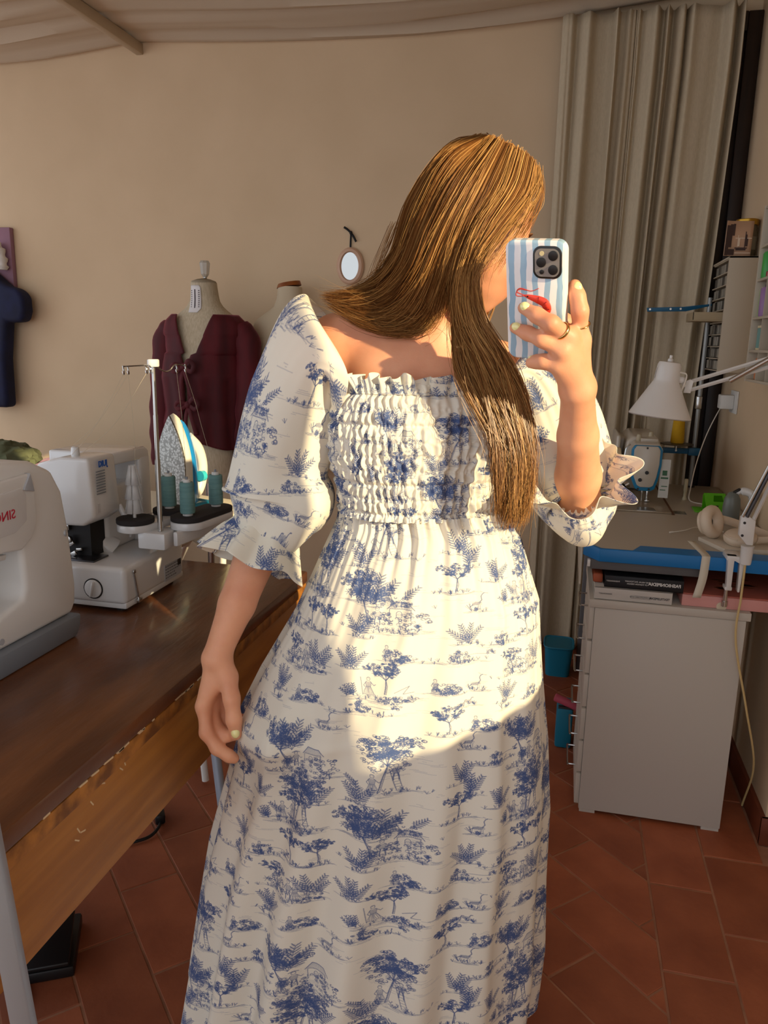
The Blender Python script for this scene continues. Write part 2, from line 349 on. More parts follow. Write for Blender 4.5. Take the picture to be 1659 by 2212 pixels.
mk('lamp_lip', MB().prism([(1.10, .218), (1.135, .216), (1.13, .206), (1.105, .209)], (UF - .03, 0, TZ), (0, 1, 0), (0, 0, 1), (.03, 0, 0)), white_pl, body, bevel=.002)
mk('recess_back', MB().box(UF - .10, UF - .09, .80, 1.168, TZ + .10, TZ + .236), g2, sm)
mk('screw_cover', MB().cyl((UF - .002, 1.102, TZ + .062), (UF + .0015, 1.102, TZ + .062), .006, n=16), g2, sm)
mk('side_button', MB().cyl((UF - .006, 1.300, TZ + .215), (UF + .001, 1.303, TZ + .215), .007, n=16), g2, sm)
text('lettering', 'SINGER', .024, (UF + .0108, 1.152, TZ + .287), (0, -1, 0), (0, 0, 1), mat('red_print', (196, 36, 60), .5), sm, align='LEFT')
# ---------------- overlocker
SX = thing('overlocker', (-1.04, 1.57, TZ), 'glossy white overlock machine with blue mirrored lettering and thread stand', 'overlocker', rz=0)
gl = mat('glossy_white_shell', (218, 218, 218), .16, coat=.5)
mk('base', MB().box(-1.20, -.912, 1.44, 1.71, TZ + .018, TZ + .104), gl, SX, bevel=.012, seg=4)
mk('bottom_tray', MB().box(-1.196, -.914, 1.445, 1.708, TZ + .008, TZ + .024), gl, SX, bevel=.004)
for x, y in ((-1.17, 1.47), (-.94, 1.47), (-.94, 1.68), (-1.17, 1.68)): mk('foot', MB().cyl((x, y, TZ), (x, y, TZ + .012), .012, n=14), black_pl, SX)
kn = mk('dial', MB().cyl((-.99, 1.4415, TZ + .052), (-.99, 1.436, TZ + .052), .021, n=28), gl, SX, bevel=.002)
mk('dial_gap_shade', MB().cyl((-.99, 1.442, TZ + .052), (-.99, 1.4385, TZ + .052), .0235, n=28), black_pl, SX)  # shade of the gap around the dial, painted as a black ring
mk('dial_grip', MB().obox((-.99, 1.434, TZ + .052), (.006, .008, .036), roty(.25)), gl, kn, bevel=.002)
lv = mk('lever', MB().cyl((-.910, 1.475, TZ + .088), (-.908, 1.487, TZ + .02), .0022, n=8), steel, SX)
mk('lever_tip', MB().obox((-.909, 1.475, TZ + .088), (.004, .010, .008)), steel, lv, bevel=.001)
mk('lever_hinge', MB().obox((-.907, 1.487, TZ + .018), (.008, .016, .008)), steel, lv, bevel=.001)
rp = mk('rating_plate', MB().box(-.9122, -.9112, 1.612, 1.694, TZ + .022, TZ + .062), mat('silver_label', (186, 190, 196), .4, .2), SX)
mk('plate_print', MB().box(-.9112, -.9106, 1.676, 1.692, TZ + .046, TZ + .061), black_pl, rp)
mbp = MB()
for r in range(5):
    y = 1.616
    while y < (1.66 if r < 2 else 1.688):
        l = rng.uniform(.003, .010); mbp.box(-.9112, -.9108, y, y + l, TZ + .028 + r * .007, TZ + .0305 + r * .007); y += l + .003
mk('plate_lines', mbp, mat('grey_print', (110, 112, 118), .6), rp)['kind'] = 'stuff'
# tower: needle head, arm with carrying-handle hole, rear column
ZT = 1.108
head = mk('needle_head', MB().prism([(-1.175, 1.0), (-1.165, 1.055), (-1.125, 1.092), (-1.07, ZT), (-1.0, ZT), (-.992, 1.0), (-.992, .975), (-1.02, .955), (-1.17, .952)], (0, 1.462, 0), (1, 0, 0), (0, 0, 1), (0, .105, 0)), gl, SX, bevel=.008, seg=3)
mk('arm_top', MB().prism([(1.56, ZT - .03), (1.56, ZT - .001), (1.70, ZT - .002), (1.718, ZT - .012), (1.72, ZT - .032)], (-1.17, 0, 0), (0, 1, 0), (0, 0, 1), (.17, 0, 0)), gl, SX, bevel=.006, seg=3)
mk('arm_post', MB().box(-1.14, -1.0, 1.672, 1.722, .872, ZT - .02), gl, SX, bevel=.007, seg=3)
mk('column', MB().prism([(1.555, .872), (1.555, 1.035), (1.60, 1.024), (1.68, 1.028), (1.70, .872)], (-1.15, 0, 0), (0, 1, 0), (0, 0, 1), (.128, 0, 0)), gl, SX, bevel=.010, seg=3)
mk('column_foot', MB().tube([(-1.045, 1.56, .90), (-1.03, 1.575, .876)], [.02, .03], 16), gl, SX)
mbv = MB()
for k in range(9): mbv.box(-.9925, -.9915, 1.478, 1.512, 1.026 + k * .0062, 1.0286 + k * .0062)
mk('air_vent', mbv, grey_pl, head)
text('lettering', 'JUKI', .018, (-.9912, 1.505, 1.092), (0, -1, 0), (0, 0, 1), mat('blue_print', (28, 92, 184), .5), SX, bold=.0009)
stk = mk('threading_sticker', MB().box(-1.14, -1.112, 1.4605, 1.4618, .975, 1.012), mat('sticker_grey', (170, 168, 164), .6), head)
mk('sticker_print', MB().box(-1.14, -1.112, 1.4598, 1.4606, .970, .975).box(-1.136, -1.134, 1.4598, 1.4606, .98, 1.008).box(-1.136, -1.118, 1.4598, 1.4606, 1.004, 1.007).box(-1.130, -1.116, 1.4598, 1.4606, .99, .992).box(-1.118, -1.116, 1.4598, 1.4606, .98, 1.0), black_pl, stk)
mk('panel_mark', MB().box(-.9925, -.9918, 1.476, 1.488, .985, 1.005), mat('shell_mark', (200, 200, 202), .4), head)
mk('tension_knob', MB().lathe([(.0085, 0), (.0095, .004), (.0085, .02), (.006, .022)], (-1.055, 1.50, ZT - .002)), gl, SX)
mk('presser_lever', MB().tube(spline([(-1.0, 1.572, .985), (-.985, 1.574, .955), (-.978, 1.583, .93), (-.985, 1.59, .905)], 14), [.007] * 10 + [.006, .005, .004, .003], 10), gl, SX)
mbl = MB().box(-1.17, -1.03, 1.50, 1.56, .874, .956)
mk('looper_recess', mbl, mat('dark_metal', (40, 38, 38), .5, .6), SX)
mbl = MB()
for k in range(16):
    c = (rng.uniform(-1.16, -1.04), 1.497 + rng.uniform(-.012, 0), rng.uniform(.882, .948))
    if k % 2: mbl.cyl(c, (c[0], c[1] - .008, c[2]), rng.uniform(.004, .010), n=10)
    else: mbl.obox(c, (rng.uniform(.006, .02), .006, rng.uniform(.006, .025)), roty(rng.uniform(-.6, .6)))
mk('looper_parts', mbl, steel, SX, bevel=.0008)['kind'] = 'stuff'
mk('needle_plate', MB().box(-1.17, -1.0, 1.462, 1.52, .872, .878), mat('dark_steel', (90, 90, 94), .3, .9), SX, bevel=.001)
# thread stand
D0, D1, D2, D3 = (-.948, 1.553), (-.925, 1.672), (-.845, 1.612), (-.828, 1.728)
def stadium(a, b, r, k=10):
    a = V3(a); b = V3(b); d = (b - a) / np.linalg.norm(b - a); th = math.atan2(d[1], d[0]); o = []
    for i in range(k + 1): x = th - math.pi / 2 + math.pi * i / k; o.append(tuple(b + r * V3((math.cos(x), math.sin(x)))))
    for i in range(k + 1): x = th + math.pi / 2 + math.pi * i / k; o.append(tuple(a + r * V3((math.cos(x), math.sin(x)))))
    return o
tray = mk('thread_tray', MB().prism(stadium(D0, (D1[0], D1[1]), .041), (0, 0, .932), (1, 0, 0), (0, 1, 0), (0, 0, .018)), gl, SX, bevel=.003)
mk('thread_tray', MB().prism(stadium(D2, D3, .041), (0, 0, .932), (1, 0, 0), (0, 1, 0), (0, 0, .018)), gl, SX, bevel=.003)
mk('tray_bracket', MB().box(-.93, -.862, 1.53, 1.60, .895, .934), gl, SX, bevel=.004)
mk('tray_rib', MB().obox((-.835, 1.65, .918), (.012, .20, .034), rotz(-.12)), gl, SX, bevel=.004)
mk('tray_foam', MB().prism(stadium(D0, D0 + V3((.0, .004)), .042), (0, 0, .950), (1, 0, 0), (0, 1, 0), (0, 0, .012)), dark_foam, tray, bevel=.002)
mk('tray_foam', MB().prism(stadium(D1, D1 + V3((.0, .004)), .040), (0, 0, .950), (1, 0, 0), (0, 1, 0), (0, 0, .012)), dark_foam, tray, bevel=.002)
mk('tray_foam', MB().prism(stadium(D2, D3, .040), (0, 0, .950), (1, 0, 0), (0, 1, 0), (0, 0, .012)), dark_foam, tray, bevel=.002)
PX, PY = -.884, 1.553
pole = mk('telescopic_pole', MB().cyl((PX, PY, .935), (PX, PY, 1.10), .0062, n=14).cyl((PX, PY, 1.10), (PX, PY, 1.20), .0052, n=14).cyl((PX, PY, 1.20), (PX, PY, 1.315), .0044, n=14), steel, SX)
mk('pole_cap', MB().lathe([(.012, 0), (.013, .002), (.013, .014), (.011, .016)], (PX, PY, 1.306)), gl, pole)
gx = lambda s_: (PX + .10 * s_ * .25, PY + .10 * s_)
mk('guide_bar', MB().tube(spline([(PX - .02, PY - .088, 1.308), (PX - .008, PY - .02, 1.309), (PX, PY, 1.309), (PX + .006, PY + .035, 1.295), (PX + .012, PY + .05, 1.297), (PX + .018, PY + .065, 1.309), (PX + .026, PY + .10, 1.306)], 40), .0016, 6), steel, pole)
G = []
for k, (dx, dy) in enumerate(((-.020, -.088), (-.018, -.073), (-.005, -.022), (-.002, -.011), (.019, .068), (.025, .098))):
    mk('thread_eye', MB().tube(spline([(PX + dx, PY + dy, 1.309), (PX + dx + .003, PY + dy - .003, 1.300), (PX + dx, PY + dy + .002, 1.292), (PX + dx - .003, PY + dy + .003, 1.298)], 14), .0019, 6), steel, pole)
    G.append((PX + dx, PY + dy, 1.292))
th = mat('pale_thread', (202, 186, 158), .7)
for g, e in ((G[0], (-1.05, 1.48, 1.112)), (G[1], (-1.06, 1.50, 1.13)), (G[2], (-1.04, 1.50, 1.112)), (G[1], (-.945, 1.56, 1.07))):
    mid = (V3(g) + V3(e)) / 2 + V3((0, .012 * rng.uniform(-1, 1), -.02))
    mk('thread', MB().tube(spline([g, mid, e], 20), .0004, 4), th, SX)
for g, e in ((G[4], (D2[0], D2[1], 1.05)), (G[5], (D3[0], D3[1], 1.045))):
    mid = (V3(g) + V3(e)) / 2 + V3((0, .006, -.01))
    mk('thread', MB().tube(spline([g, (V3(g) * .7 + V3(e) * .3) + V3((0, .004, 0)), mid, e], 24), .0004, 4), th, SX)
# empty cone holder (clear stacked skirts) on the front foam disc
clear = mat('frosted_clear_plastic', (236, 236, 236), .25, alpha=.45)
ch = thing('cone_holder', (D0[0], D0[1], .962), 'clear plastic finned cone holder standing empty on a foam disc', 'cone holder')
mk('pin', MB().cyl((0, 0, 0), (0, 0, .12), .004, n=10), white_pl, ch, local=True)
for z0_, z1_, r0_, r1_ in ((.012, .062, .021, .011), (.045, .088, .020, .010), (.078, .122, .018, .008)):
    for k in range(6):
        a = k * math.pi / 3 + z0_ * 30; w = .46
        q = [(math.cos(a + s_ * w) * r_, math.sin(a + s_ * w) * r_, z_) for s_, r_, z_ in ((-1, r0_, z0_), (0, r0_ * 1.02, z0_), (1, r0_, z0_), (1, r1_, z1_), (0, r1_, z1_), (-1, r1_, z1_))]
        mk('fin', MB().add(q, [(0, 1, 4, 5), (1, 2, 3, 4)]), clear, ch, local=True, solid=.0012)
# three teal thread cones
teal = mat('teal_thread', (112, 152, 150), .75, bump=.5, bscale=260, stretch=(.05, .05, 1), col2=(98, 138, 138), scale=140)
for k, ((x, y), lab) in enumerate(((D1, 'teal thread cone behind the steel pole of the thread stand'), (D2, 'teal thread cone on the double tray, next to the steel pole'), (D3, 'teal thread cone at the outer end of the double tray'))):
    c = thing('thread_cone', (x, y, .962), lab, 'thread cone', group='teal thread cones on the overlocker')
    mk('thread', MB().lathe([(.0165, .006), (.0175, .010), (.0168, .076), (.0155, .079)], n=28), teal, c, local=True)
    mk('cone_core', MB().lathe([(.012, 0), (.012, .006), (.009, .079), (.0085, .086), (.006, .086)], n=20), white_pl, c, local=True)
    mk('thread_pin', MB().cyl((0, 0, .08), (0, 0, .092), .003, n=8), grey_pl, c, local=True)
# ---------------- ironing board and iron
ib = thing('ironing_board', (-1.25, 2.12, 0), 'ironing board with a loose cream cover and white tubular legs', 'ironing board')
BZ = .858
mk('board', MB().prism([(-1.95, 1.93), (-1.35, 1.92), (-1.12, 1.94), (-.99, 1.99), (-.93, 2.09), (-.945, 2.19), (-1.03, 2.28), (-1.2, 2.33), (-1.95, 2.34)], (0, 0, BZ - .022), (1, 0, 0), (0, 1, 0), (0, 0, .022)), mat('cream_cover', (226, 216, 192), .85, bump=.3, bscale=30), ib, bevel=.008, seg=3)
sk = []
for i in range(60):
    f_ = i / 59; a = spline([(-1.35, 1.915, 0), (-1.12, 1.935, 0), (-.985, 1.985, 0), (-.925, 2.09, 0), (-.94, 2.19, 0), (-1.03, 2.285, 0)], 60)[i]
    dn = .05 + .02 * math.sin(i * .55) + .05 * max(0, math.sin(i * .21)) ; w = .006 * math.sin(i * 1.1)
    sk.append([(a[0] + w * 0, a[1], BZ - .006), (a[0] + w, a[1] - w, BZ - .03), (a[0] + w * 1.3, a[1] + w, BZ - .03 - dn)])
mk('cover_skirt', MB().grid(V3(sk)), mat('cream_cover', 0), ib, solid=.002)
wl = mat('white_tube', (226, 224, 218), .35)
for x0_, x1_, y_ in ((-1.10, -1.02, 2.0), (-1.05, -1.10, 2.25), (-1.5, -1.1, 2.05), (-1.1, -1.5, 2.2)):
    mk('leg', MB().tube(spline([(x0_, y_, BZ - .02), ((x0_ + x1_) / 2, y_ + .01, .45), (x1_, y_, .01)], 12), .011, 10), wl, ib)
mk('wheel', MB().lathe([(.03, -.008), (.034, -.006), (.034, .006), (.03, .008)], (-.905, 1.93, .78), (1, 0, 0)), black_pl, ib) if False else None
ir = thing('steam_iron', (-1.115, 2.05, BZ), 'white and blue steam iron standing on its heel with textured soleplate', 'iron', rz=math.radians(70))
# local frame: x to the right along the board, -y faces the viewer; sole faces -x
n_ = 26
half = lambda t_: .060 * (1 - max(0, (t_ - .42) / .58) ** 1.9) * (.86 + .14 * min(1, t_ / .2))
sole = []
for i in range(n_):
    t_ = i / (n_ - 1); sole.append((-half(t_), .02 + .27 * t_))
sp = sole + [(-x, y) for x, y in sole[::-1]][1:]
mk('soleplate', MB().prism(sp, (-.012, 0, 0), (0, 1, 0), (0, 0, 1), (.007, 0, 0)), mat('dimpled_steel', (168, 166, 160), .35, .7, col2=(120, 118, 112), scale=1, bump=0), ir, local=True, bevel=.002)
sm_ = MATS['dimpled_steel']; nt = sm_.node_tree; wv = nt.nodes.new('ShaderNodeTexVoronoi'); wv.inputs['Scale'].default_value = 150
cr = [n for n in nt.nodes if n.type == 'VALTORGB'][0]; tcn = [n for n in nt.nodes if n.type == 'TEX_COORD'][0]
nt.links.new(tcn.outputs['Object'], wv.inputs['Vector']); nt.links.new(wv.outputs['Distance'], cr.inputs['Fac'])
rings = []
for k, (dx, sc, zt) in enumerate(((-.006, 1.0, 1.0), (.006, 1.04, 1.01), (.018, 1.0, .985), (.03, .80, .95))):
    rings.append(V3([(dx, x * sc, y * zt + (0 if zt == 1 else .002)) for x, y in sp]))
mk('skirt', MB().loft(rings), mat('iron_white', (232, 228, 214), .3, coat=.3), ir, local=True, bevel=0)
rings = []
for k in range(7):
    f_ = k / 6; sc = .80 * (1 - .75 * f_ ** 2); rings.append(V3([(.028 + .055 * f_, x * sc, .03 + (y - .03) * (.94 - .30 * f_ ** 2)) for x, y in sp]))
mk('water_tank', MB().loft(rings), mat('iron_blue', (24, 140, 214), .22, coat=.4), ir, local=True)
mk('handle', MB().tube(spline([(.06, 0, .03), (.10, 0, .06), (.115, 0, .12), (.10, 0, .18), (.06, 0, .22)], 24), .014, 12, sq=(1, 1.2)), mat('iron_white', 0), ir, local=True)
mk('heel', MB().box(-.006, .11, -.045, .045, 0, .026), mat('iron_teal', (20, 128, 160), .25, coat=.4), ir, local=True, bevel=.01, seg=3)
mk('dial', MB().cyl((.085, -.02, .10), (.10, -.02, .10), .016, n=18), mat('iron_teal_knob', (60, 190, 200), .3), ir, local=True)
# ================================================================== dress forms by the back wall
linen = mat('form_linen', (196, 182, 156), .9, col2=(180, 165, 138), scale=160, bump=.12, bscale=400, stretch=(1, 1, .25))
def ering(cx, cy, a, b, z, n=40, p=2.2):
    t_ = np.linspace(0, 2 * math.pi, n, endpoint=False); c, s_ = np.cos(t_), np.sin(t_)
    return np.stack([cx + a * np.sign(c) * np.abs(c) ** (2 / p), cy + b * np.sign(s_) * np.abs(s_) ** (2 / p), np.full(n, z)], 1)
F1 = (-1.575, 3.22)
tab = [(.735, .148, .10), (.76, .152, .112), (.85, .150, .118), (.95, .142, .112), (1.05, .128, .10), (1.15, .138, .108), (1.25, .152, .122), (1.33, .162, .118), (1.40, .168, .10), (1.44, .158, .088), (1.47, .125, .075), (1.50, .082, .064), (1.53, .064, .058), (1.57, .058, .055), (1.605, .055, .053)]
f1 = thing('dress_form', (F1[0], F1[1], 0), 'linen dress form with a clear knob on its neck, wearing the red cardigan', 'dress form')
zs = [r[0] for r in tab]; 
def interp(tab, z, k): return np.interp(z, [r[0] for r in tab], [r[k] for r in tab])
zl = np.linspace(.735, 1.605, 46)
mk('torso', MB().loft([ering(F1[0], F1[1] + .02 * math.sin((z - .9) * 4), interp(tab, z, 1), interp(tab, z, 2), z) for z in zl]), linen, f1)
mk('neck_cap', MB().lathe([(.056, 0), (.052, .008), (.03, .016), (.008, .02)], (F1[0], F1[1] + .006, 1.603), n=32), mat('form_cap', (150, 138, 116), .7), f1)
kb = mk('neck_knob', MB().lathe([(.010, 0), (.018, .012), (.024, .058), (.018, .068)], (F1[0] + .01, F1[1], 1.628), n=8), mat('clear_knob', (214, 210, 200), .12, trans=.6), f1, smooth=0)
mk('knob_ball', MB().ell((F1[0] + .01, F1[1], 1.626), (.008, .008, .008)), steel, kb)
def neck_y(x, z, off): return F1[1] + .02 * math.sin((z - .9) * 4) - (interp(tab, z, 2) + off) * max(0, 1 - (abs(x) / interp(tab, z, 1)) ** 2.2) ** (1 / 2.2)
rows_ = []
for z in np.linspace(1.476, 1.591, 14):
    xa, xb = np.interp(z, [1.476, 1.591], [-.046, -.042]), np.interp(z, [1.476, 1.492, 1.585, 1.591], [-.004, .014, .010, .002])
    rows_.append([(F1[0] + x, neck_y(x, z, .0025), z) for x in np.linspace(xa, xb, 12)])
tg = mk('size_chart', MB().grid(V3(rows_)), mat('paper_white', (216, 212, 210), .7), f1, solid=.001)
mbp = MB()
for z in np.linspace(1.497, 1.571, 16): mbp.obox((F1[0] - .017, neck_y(-.017, z, .0032), z), (.006, .0008, .006))
for k in range(9):
    z = 1.50 + k * .0085
    for x in (-.034, .002): mbp.obox((F1[0] + x, neck_y(x, z, .0032), z), (.006, .0010, .004), rotz(.45 if x < -.03 else 0))
mk('chart_print', mbp, mat('dark_print', (70, 60, 64), .7), tg)['kind'] = 'stuff'
mk('stand_pole', MB().cyl((F1[0], F1[1], .03), (F1[0], F1[1], .75), .016), steel, f1)
mk('stand_base', MB().lathe([(.17, 0), (.17, .012), (.03, .03)], (F1[0], F1[1], 0)), mat('cast_iron', (40, 38, 36), .5, .5), f1)
# cardigan: V-neck, two bows, long sleeves
vel = mat('burgundy_velvet', (88, 6, 18), .75, col2=(62, 3, 12), scale=9, sheen=.45, bump=.25, bscale=14, stretch=(1.6, 1.6, .35))
vel.node_tree.nodes['Principled BSDF'].inputs['Sheen Tint'].default_value = (1, .25, .35, 1)
cd = thing('cardigan', (F1[0], F1[1], .8), 'burgundy velvet tie-front cardigan with V neck, dressed on the linen dress form', 'cardigan')
nz_, na = 60, 110; P = np.zeros((nz_, na, 3)); cv = -.035
for i, z in enumerate(np.linspace(.905, 1.468, nz_)):
    if z > 1.24: gap = .0 + (z - 1.24) / .228 * .082
    elif z > 1.09: gap = .004
    else: gap = .004 + (1.09 - z) * .2
    a0 = interp(tab, z, 1) + (.016 if z < 1.38 else .022) + (.028 if z < 1.2 else .028 * max(0, (1.3 - z) / .1)) * 1.0; b0 = interp(tab, z, 2) + (.016 if z < 1.38 else .022) + (.02 if z < 1.2 else .02 * max(0, (1.3 - z) / .1))
    lo = .03 * (1 + .3 * math.sin(z * 7))
    ga = math.asin(min(.9, (gap) / a0))
    for j in range(na):
        f_ = j / (na - 1); t_ = -math.pi / 2 + ga + (2 * math.pi - 2 * ga) * f_
        w = 1 + .025 * math.sin(t_ * 13 + 1.5 * math.sin(z * 5)) * (1 if z < 1.2 else .4)
        c_, s_ = math.cos(t_), math.sin(t_); zz_ = z + (.02 * math.sin(t_ * 3) if z < 1.0 else 0)
        P[i, j] = (F1[0] + cv * (1 if s_ < 0 else 0) * abs(s_) * (1 if z < 1.3 else .4) + a0 * w * np.sign(c_) * abs(c_) ** .92, F1[1] + .02 * math.sin((z - .9) * 4) + b0 * w * np.sign(s_) * abs(s_) ** .92, zz_)
mk('knit_body', MB().grid(P), vel, cd, solid=.004)
for sgn in (-1, 1):
    pts = spline([(F1[0] + sgn * .155, F1[1] + .01, 1.425), (F1[0] + sgn * .195, F1[1] + .01, 1.33), (F1[0] + sgn * .208, F1[1] - .02, 1.12), (F1[0] + sgn * .208, F1[1] - .04, .95), (F1[0] + sgn * .20, F1[1] - .05, .80)], 40)
    rr = np.interp(np.linspace(0, 1, 40), [0, .15, .5, 1], [.045, .062, .052, .05]) * (1 + .06 * np.sin(np.arange(40) * .9))
    mk('sleeve', MB().tube(pts, rr, 20, sq=(.85, 1.05)), vel, cd)
def ribbon(pts, w, n=24, wd=(0, 0, 1)):
    c_ = spline(pts, n); wd = V3(wd); return MB().grid(np.stack([c_ - wd * w / 2, c_ + wd * w / 2], 1))
for bx, by, bz in ((-.03, -.150, 1.245), (-.015, -.150, 1.085)):
    o_ = V3((F1[0] + bx, F1[1] + by, bz)); kn = mk('bow_knot', MB().ell(o_, (.016, .012, .016)), vel, cd)
    mk('bow_loop', MB().tube(spline([o_, o_ + (.03, -.015, .028), o_ + (.052, -.01, .01), o_ + (.04, -.012, -.018), o_], 20), .008, 8, sq=(.5, 1.2)), vel, kn)
    mk('bow_loop', MB().tube(spline([o_, o_ + (-.04, -.01, .012), o_ + (-.06, 0, -.01), o_ + (-.035, -.01, -.02), o_], 20), .007, 8, sq=(.5, 1.2)), vel, kn)
    mk('bow_tail', ribbon([o_, o_ + (.02, -.008, -.06), o_ + (.035, 0, -.13)], .018, wd=(1, 0, .2)), vel, kn, solid=.003)
    mk('bow_tail', ribbon([o_, o_ + (-.01, -.008, -.07), o_ + (-.012, 0, -.165)], .018, wd=(1, 0, .1)), vel, kn, solid=.003)
# second form, plain, with a slanted wooden neck cap
F2 = (-1.235, 3.385); tab2 = [(.74, .15, .11), (.9, .16, .12), (1.0, .142, .11), (1.08, .12, .098), (1.17, .128, .105), (1.27, .158, .125), (1.35, .17, .115), (1.41, .178, .095), (1.45, .165, .08), (1.48, .12, .068), (1.51, .075, .058), (1.55, .058, .053), (1.61, .052, .05)]
f2 = thing('mannequin', (F2[0], F2[1], 0), 'plain cream mannequin torso with slanted wooden neck cap', 'mannequin')
mk('torso', MB().loft([ering(F2[0], F2[1], interp(tab2, z, 1), interp(tab2, z, 2), z) + (np.array([0, 0, 0]) if z < 1.59 else 0) for z in np.linspace(.74, 1.6, 50)]), mat('cream_jersey', (200, 184, 156), .85, bump=.05, bscale=400), f2)
mk('neck_cap', MB().add(np.vstack([ering(F2[0] - .004, F2[1], .056, .052, 0, 28, 2) @ np.eye(3) + np.stack([np.zeros(28), np.zeros(28), 1.60 + .16 * (ering(0, 0, .056, .052, 0, 28, 2)[:, 0])], 1), ering(F2[0] - .004, F2[1], .05, .046, 0, 28, 2) + np.stack([np.zeros(28), np.zeros(28), 1.618 + .16 * (ering(0, 0, .056, .052, 0, 28, 2)[:, 0])], 1)]),
   [(i, (i + 1) % 28, 28 + (i + 1) % 28, 28 + i) for i in range(28)] + [tuple(range(28, 56)), tuple(range(27, -1, -1))]), mat('neck_wood', (150, 84, 34), .4, col2=(120, 62, 24), scale=30), f2)
mk('stand_pole', MB().cyl((F2[0], F2[1], .03), (F2[0], F2[1], .76), .015), mat('stand_wood', (110, 66, 34), .5), f2)
mk('stand_base', MB().lathe([(.12, 0), (.12, .014), (.03, .03)], (F2[0], F2[1], 0)), mat('stand_wood', 0), f2)
# oval hand mirror hung by a black ribbon
OM = (-.992, BW, 1.70)
om = thing('oval_mirror', OM, 'small oval mirror in a pale pink frame hung by a black ribbon', 'mirror')
def oval(a, b, y, n=48): t_ = np.linspace(0, 2 * math.pi, n, endpoint=False); return np.stack([OM[0] + a * np.cos(t_), np.full(n, y), OM[2] + b * np.sin(t_)], 1)
mk('frame', MB().loft([oval(.060, .078, BW - .001), oval(.064, .082, BW - .010), oval(.056, .074, BW - .020), oval(.046, .064, BW - .022), oval(.040, .060, BW - .014)], cap=False), mat('blush_frame', (206, 168, 140), .45), om)
mk('glass', MB().add(oval(.041, .061, BW - .014), [tuple(range(48))]), mat('mirror_glass', (186, 186, 182), .04, 1), om)
rb = mat('black_ribbon', (14, 12, 13), .7)
mk('hanging_ribbon', ribbon([(OM[0], BW - .008, OM[2] + .078), (OM[0] + .001, BW - .008, OM[2] + .115), (OM[0] + .003, BW - .01, OM[2] + .142)], .008, wd=(1, 0, 0)), rb, om, solid=.002)
kn = mk('ribbon_knot', MB().ell((OM[0] + .003, BW - .012, OM[2] + .143), (.007, .006, .009)), rb, om)
mk('ribbon_end', ribbon([(OM[0] + .003, BW - .012, OM[2] + .143), (OM[0] - .014, BW - .012, OM[2] + .158), (OM[0] - .03, BW - .012, OM[2] + .168)], .010, wd=(.5, 0, .8)), rb, kn, solid=.002)
mk('ribbon_end', ribbon([(OM[0] + .003, BW - .012, OM[2] + .143), (OM[0] + .016, BW - .013, OM[2] + .126), (OM[0] + .027, BW - .012, OM[2] + .105)], .010, wd=(.8, 0, .5)), rb, kn, solid=.002)
# left edge: mauve canvas, hanging garments, folded cloths
one('mauve_canvas', MB().box(-2.98, -2.742, BW - .03, BW - .001, 1.58, 1.885), mat('mauve_canvas', (150, 112, 128), .8), 'mauve canvas hung on the wall behind the navy garment', 'canvas', bevel=.004)
def cloth_blob(name, c, r, m, label, cat, seed, amp=.22, n=60, k=34, freq=5):
    g_ = np.random.default_rng(seed); w_ = g_.normal(0, freq, (9, 3)); ph_ = g_.uniform(0, 6.28, 9); rings_ = []
    for i in range(k + 1):
        t_ = math.pi * (i + .01) / (k + .02); a = np.linspace(0, 2 * math.pi, n, endpoint=False)
        d = np.stack([np.sin(t_) * np.cos(a), np.sin(t_) * np.sin(a), np.full(n, -math.cos(t_))], 1)
        s_ = 1 + amp * np.abs(np.sin(d @ w_.T * 1.0 + ph_)).mean(1) * 1.6 - amp * .8
        q = d * s_[:, None] * V3(r); q[:, 2] = np.maximum(q[:, 2], -r[2] * .55); rings_.append(q + V3(c))
    return one(name, MB().loft(rings_), m, label, cat)
navy = mat('navy_cloth', (20, 26, 62), .8, col2=(14, 18, 46), scale=14, bump=.3, bscale=18)
gpts = V3([(-2.85, 1.70), (-2.755, 1.625), (-2.72, 1.60), (-2.66, 1.585), (-2.63, 1.55), (-2.628, 1.48), (-2.645, 1.43), (-2.70, 1.425), (-2.738, 1.43), (-2.75, 1.35), (-2.765, 1.25), (-2.77, 1.0), (-2.95, 1.0), (-2.98, 1.4), (-2.93, 1.66)])
mb = MB().prism([tuple(q) for q in gpts], (0, BW - .12, 0), (1, 0, 0), (0, 0, 1), (0, .085, 0))
one('navy_garment', mb, navy, 'navy garment hanging on the wall with its sleeve pushed out', 'garment', bevel=.03, seg=4)
one('white_shirt', MB().tube(spline([(-2.80, BW - .07, 1.80), (-2.785, BW - .06, 1.77), (-2.775, BW - .06, 1.72), (-2.775, BW - .06, 1.68)], 16), [.02, .03, .026, .02] * 4, 14), mat('white_cotton', (214, 208, 200), .85), 'white shirt shoulder hanging in front of the mauve canvas', 'shirt')
bxn = thing('storage_box', (-2.3, 2.9, 0), 'navy fabric storage box behind the sewing machine', 'box')
mk('box_body', MB().box(-2.72, -1.95, 2.7, 3.12, 0, .73), navy, bxn, bevel=.01); mk('lid', MB().box(-2.74, -1.93, 2.68, 3.14, .73, .775), navy, bxn, bevel=.01)
cloth_blob('green_cloth', (-2.40, 2.86, .825), (.17, .15, .085), mat('olive_cloth', (92, 98, 72), .9, bump=.2, bscale=30), 'crumpled olive green cloth heaped on the navy box', 'cloth', 3, amp=.35, freq=6)
cloth_blob('pink_cloth', (-2.06, 2.88, .805), (.14, .14, .055), mat('pink_cloth', (206, 160, 164), .9, bump=.2, bscale=40), 'folded pale pink cloth lying on the navy box', 'cloth', 5, amp=.2, freq=4)
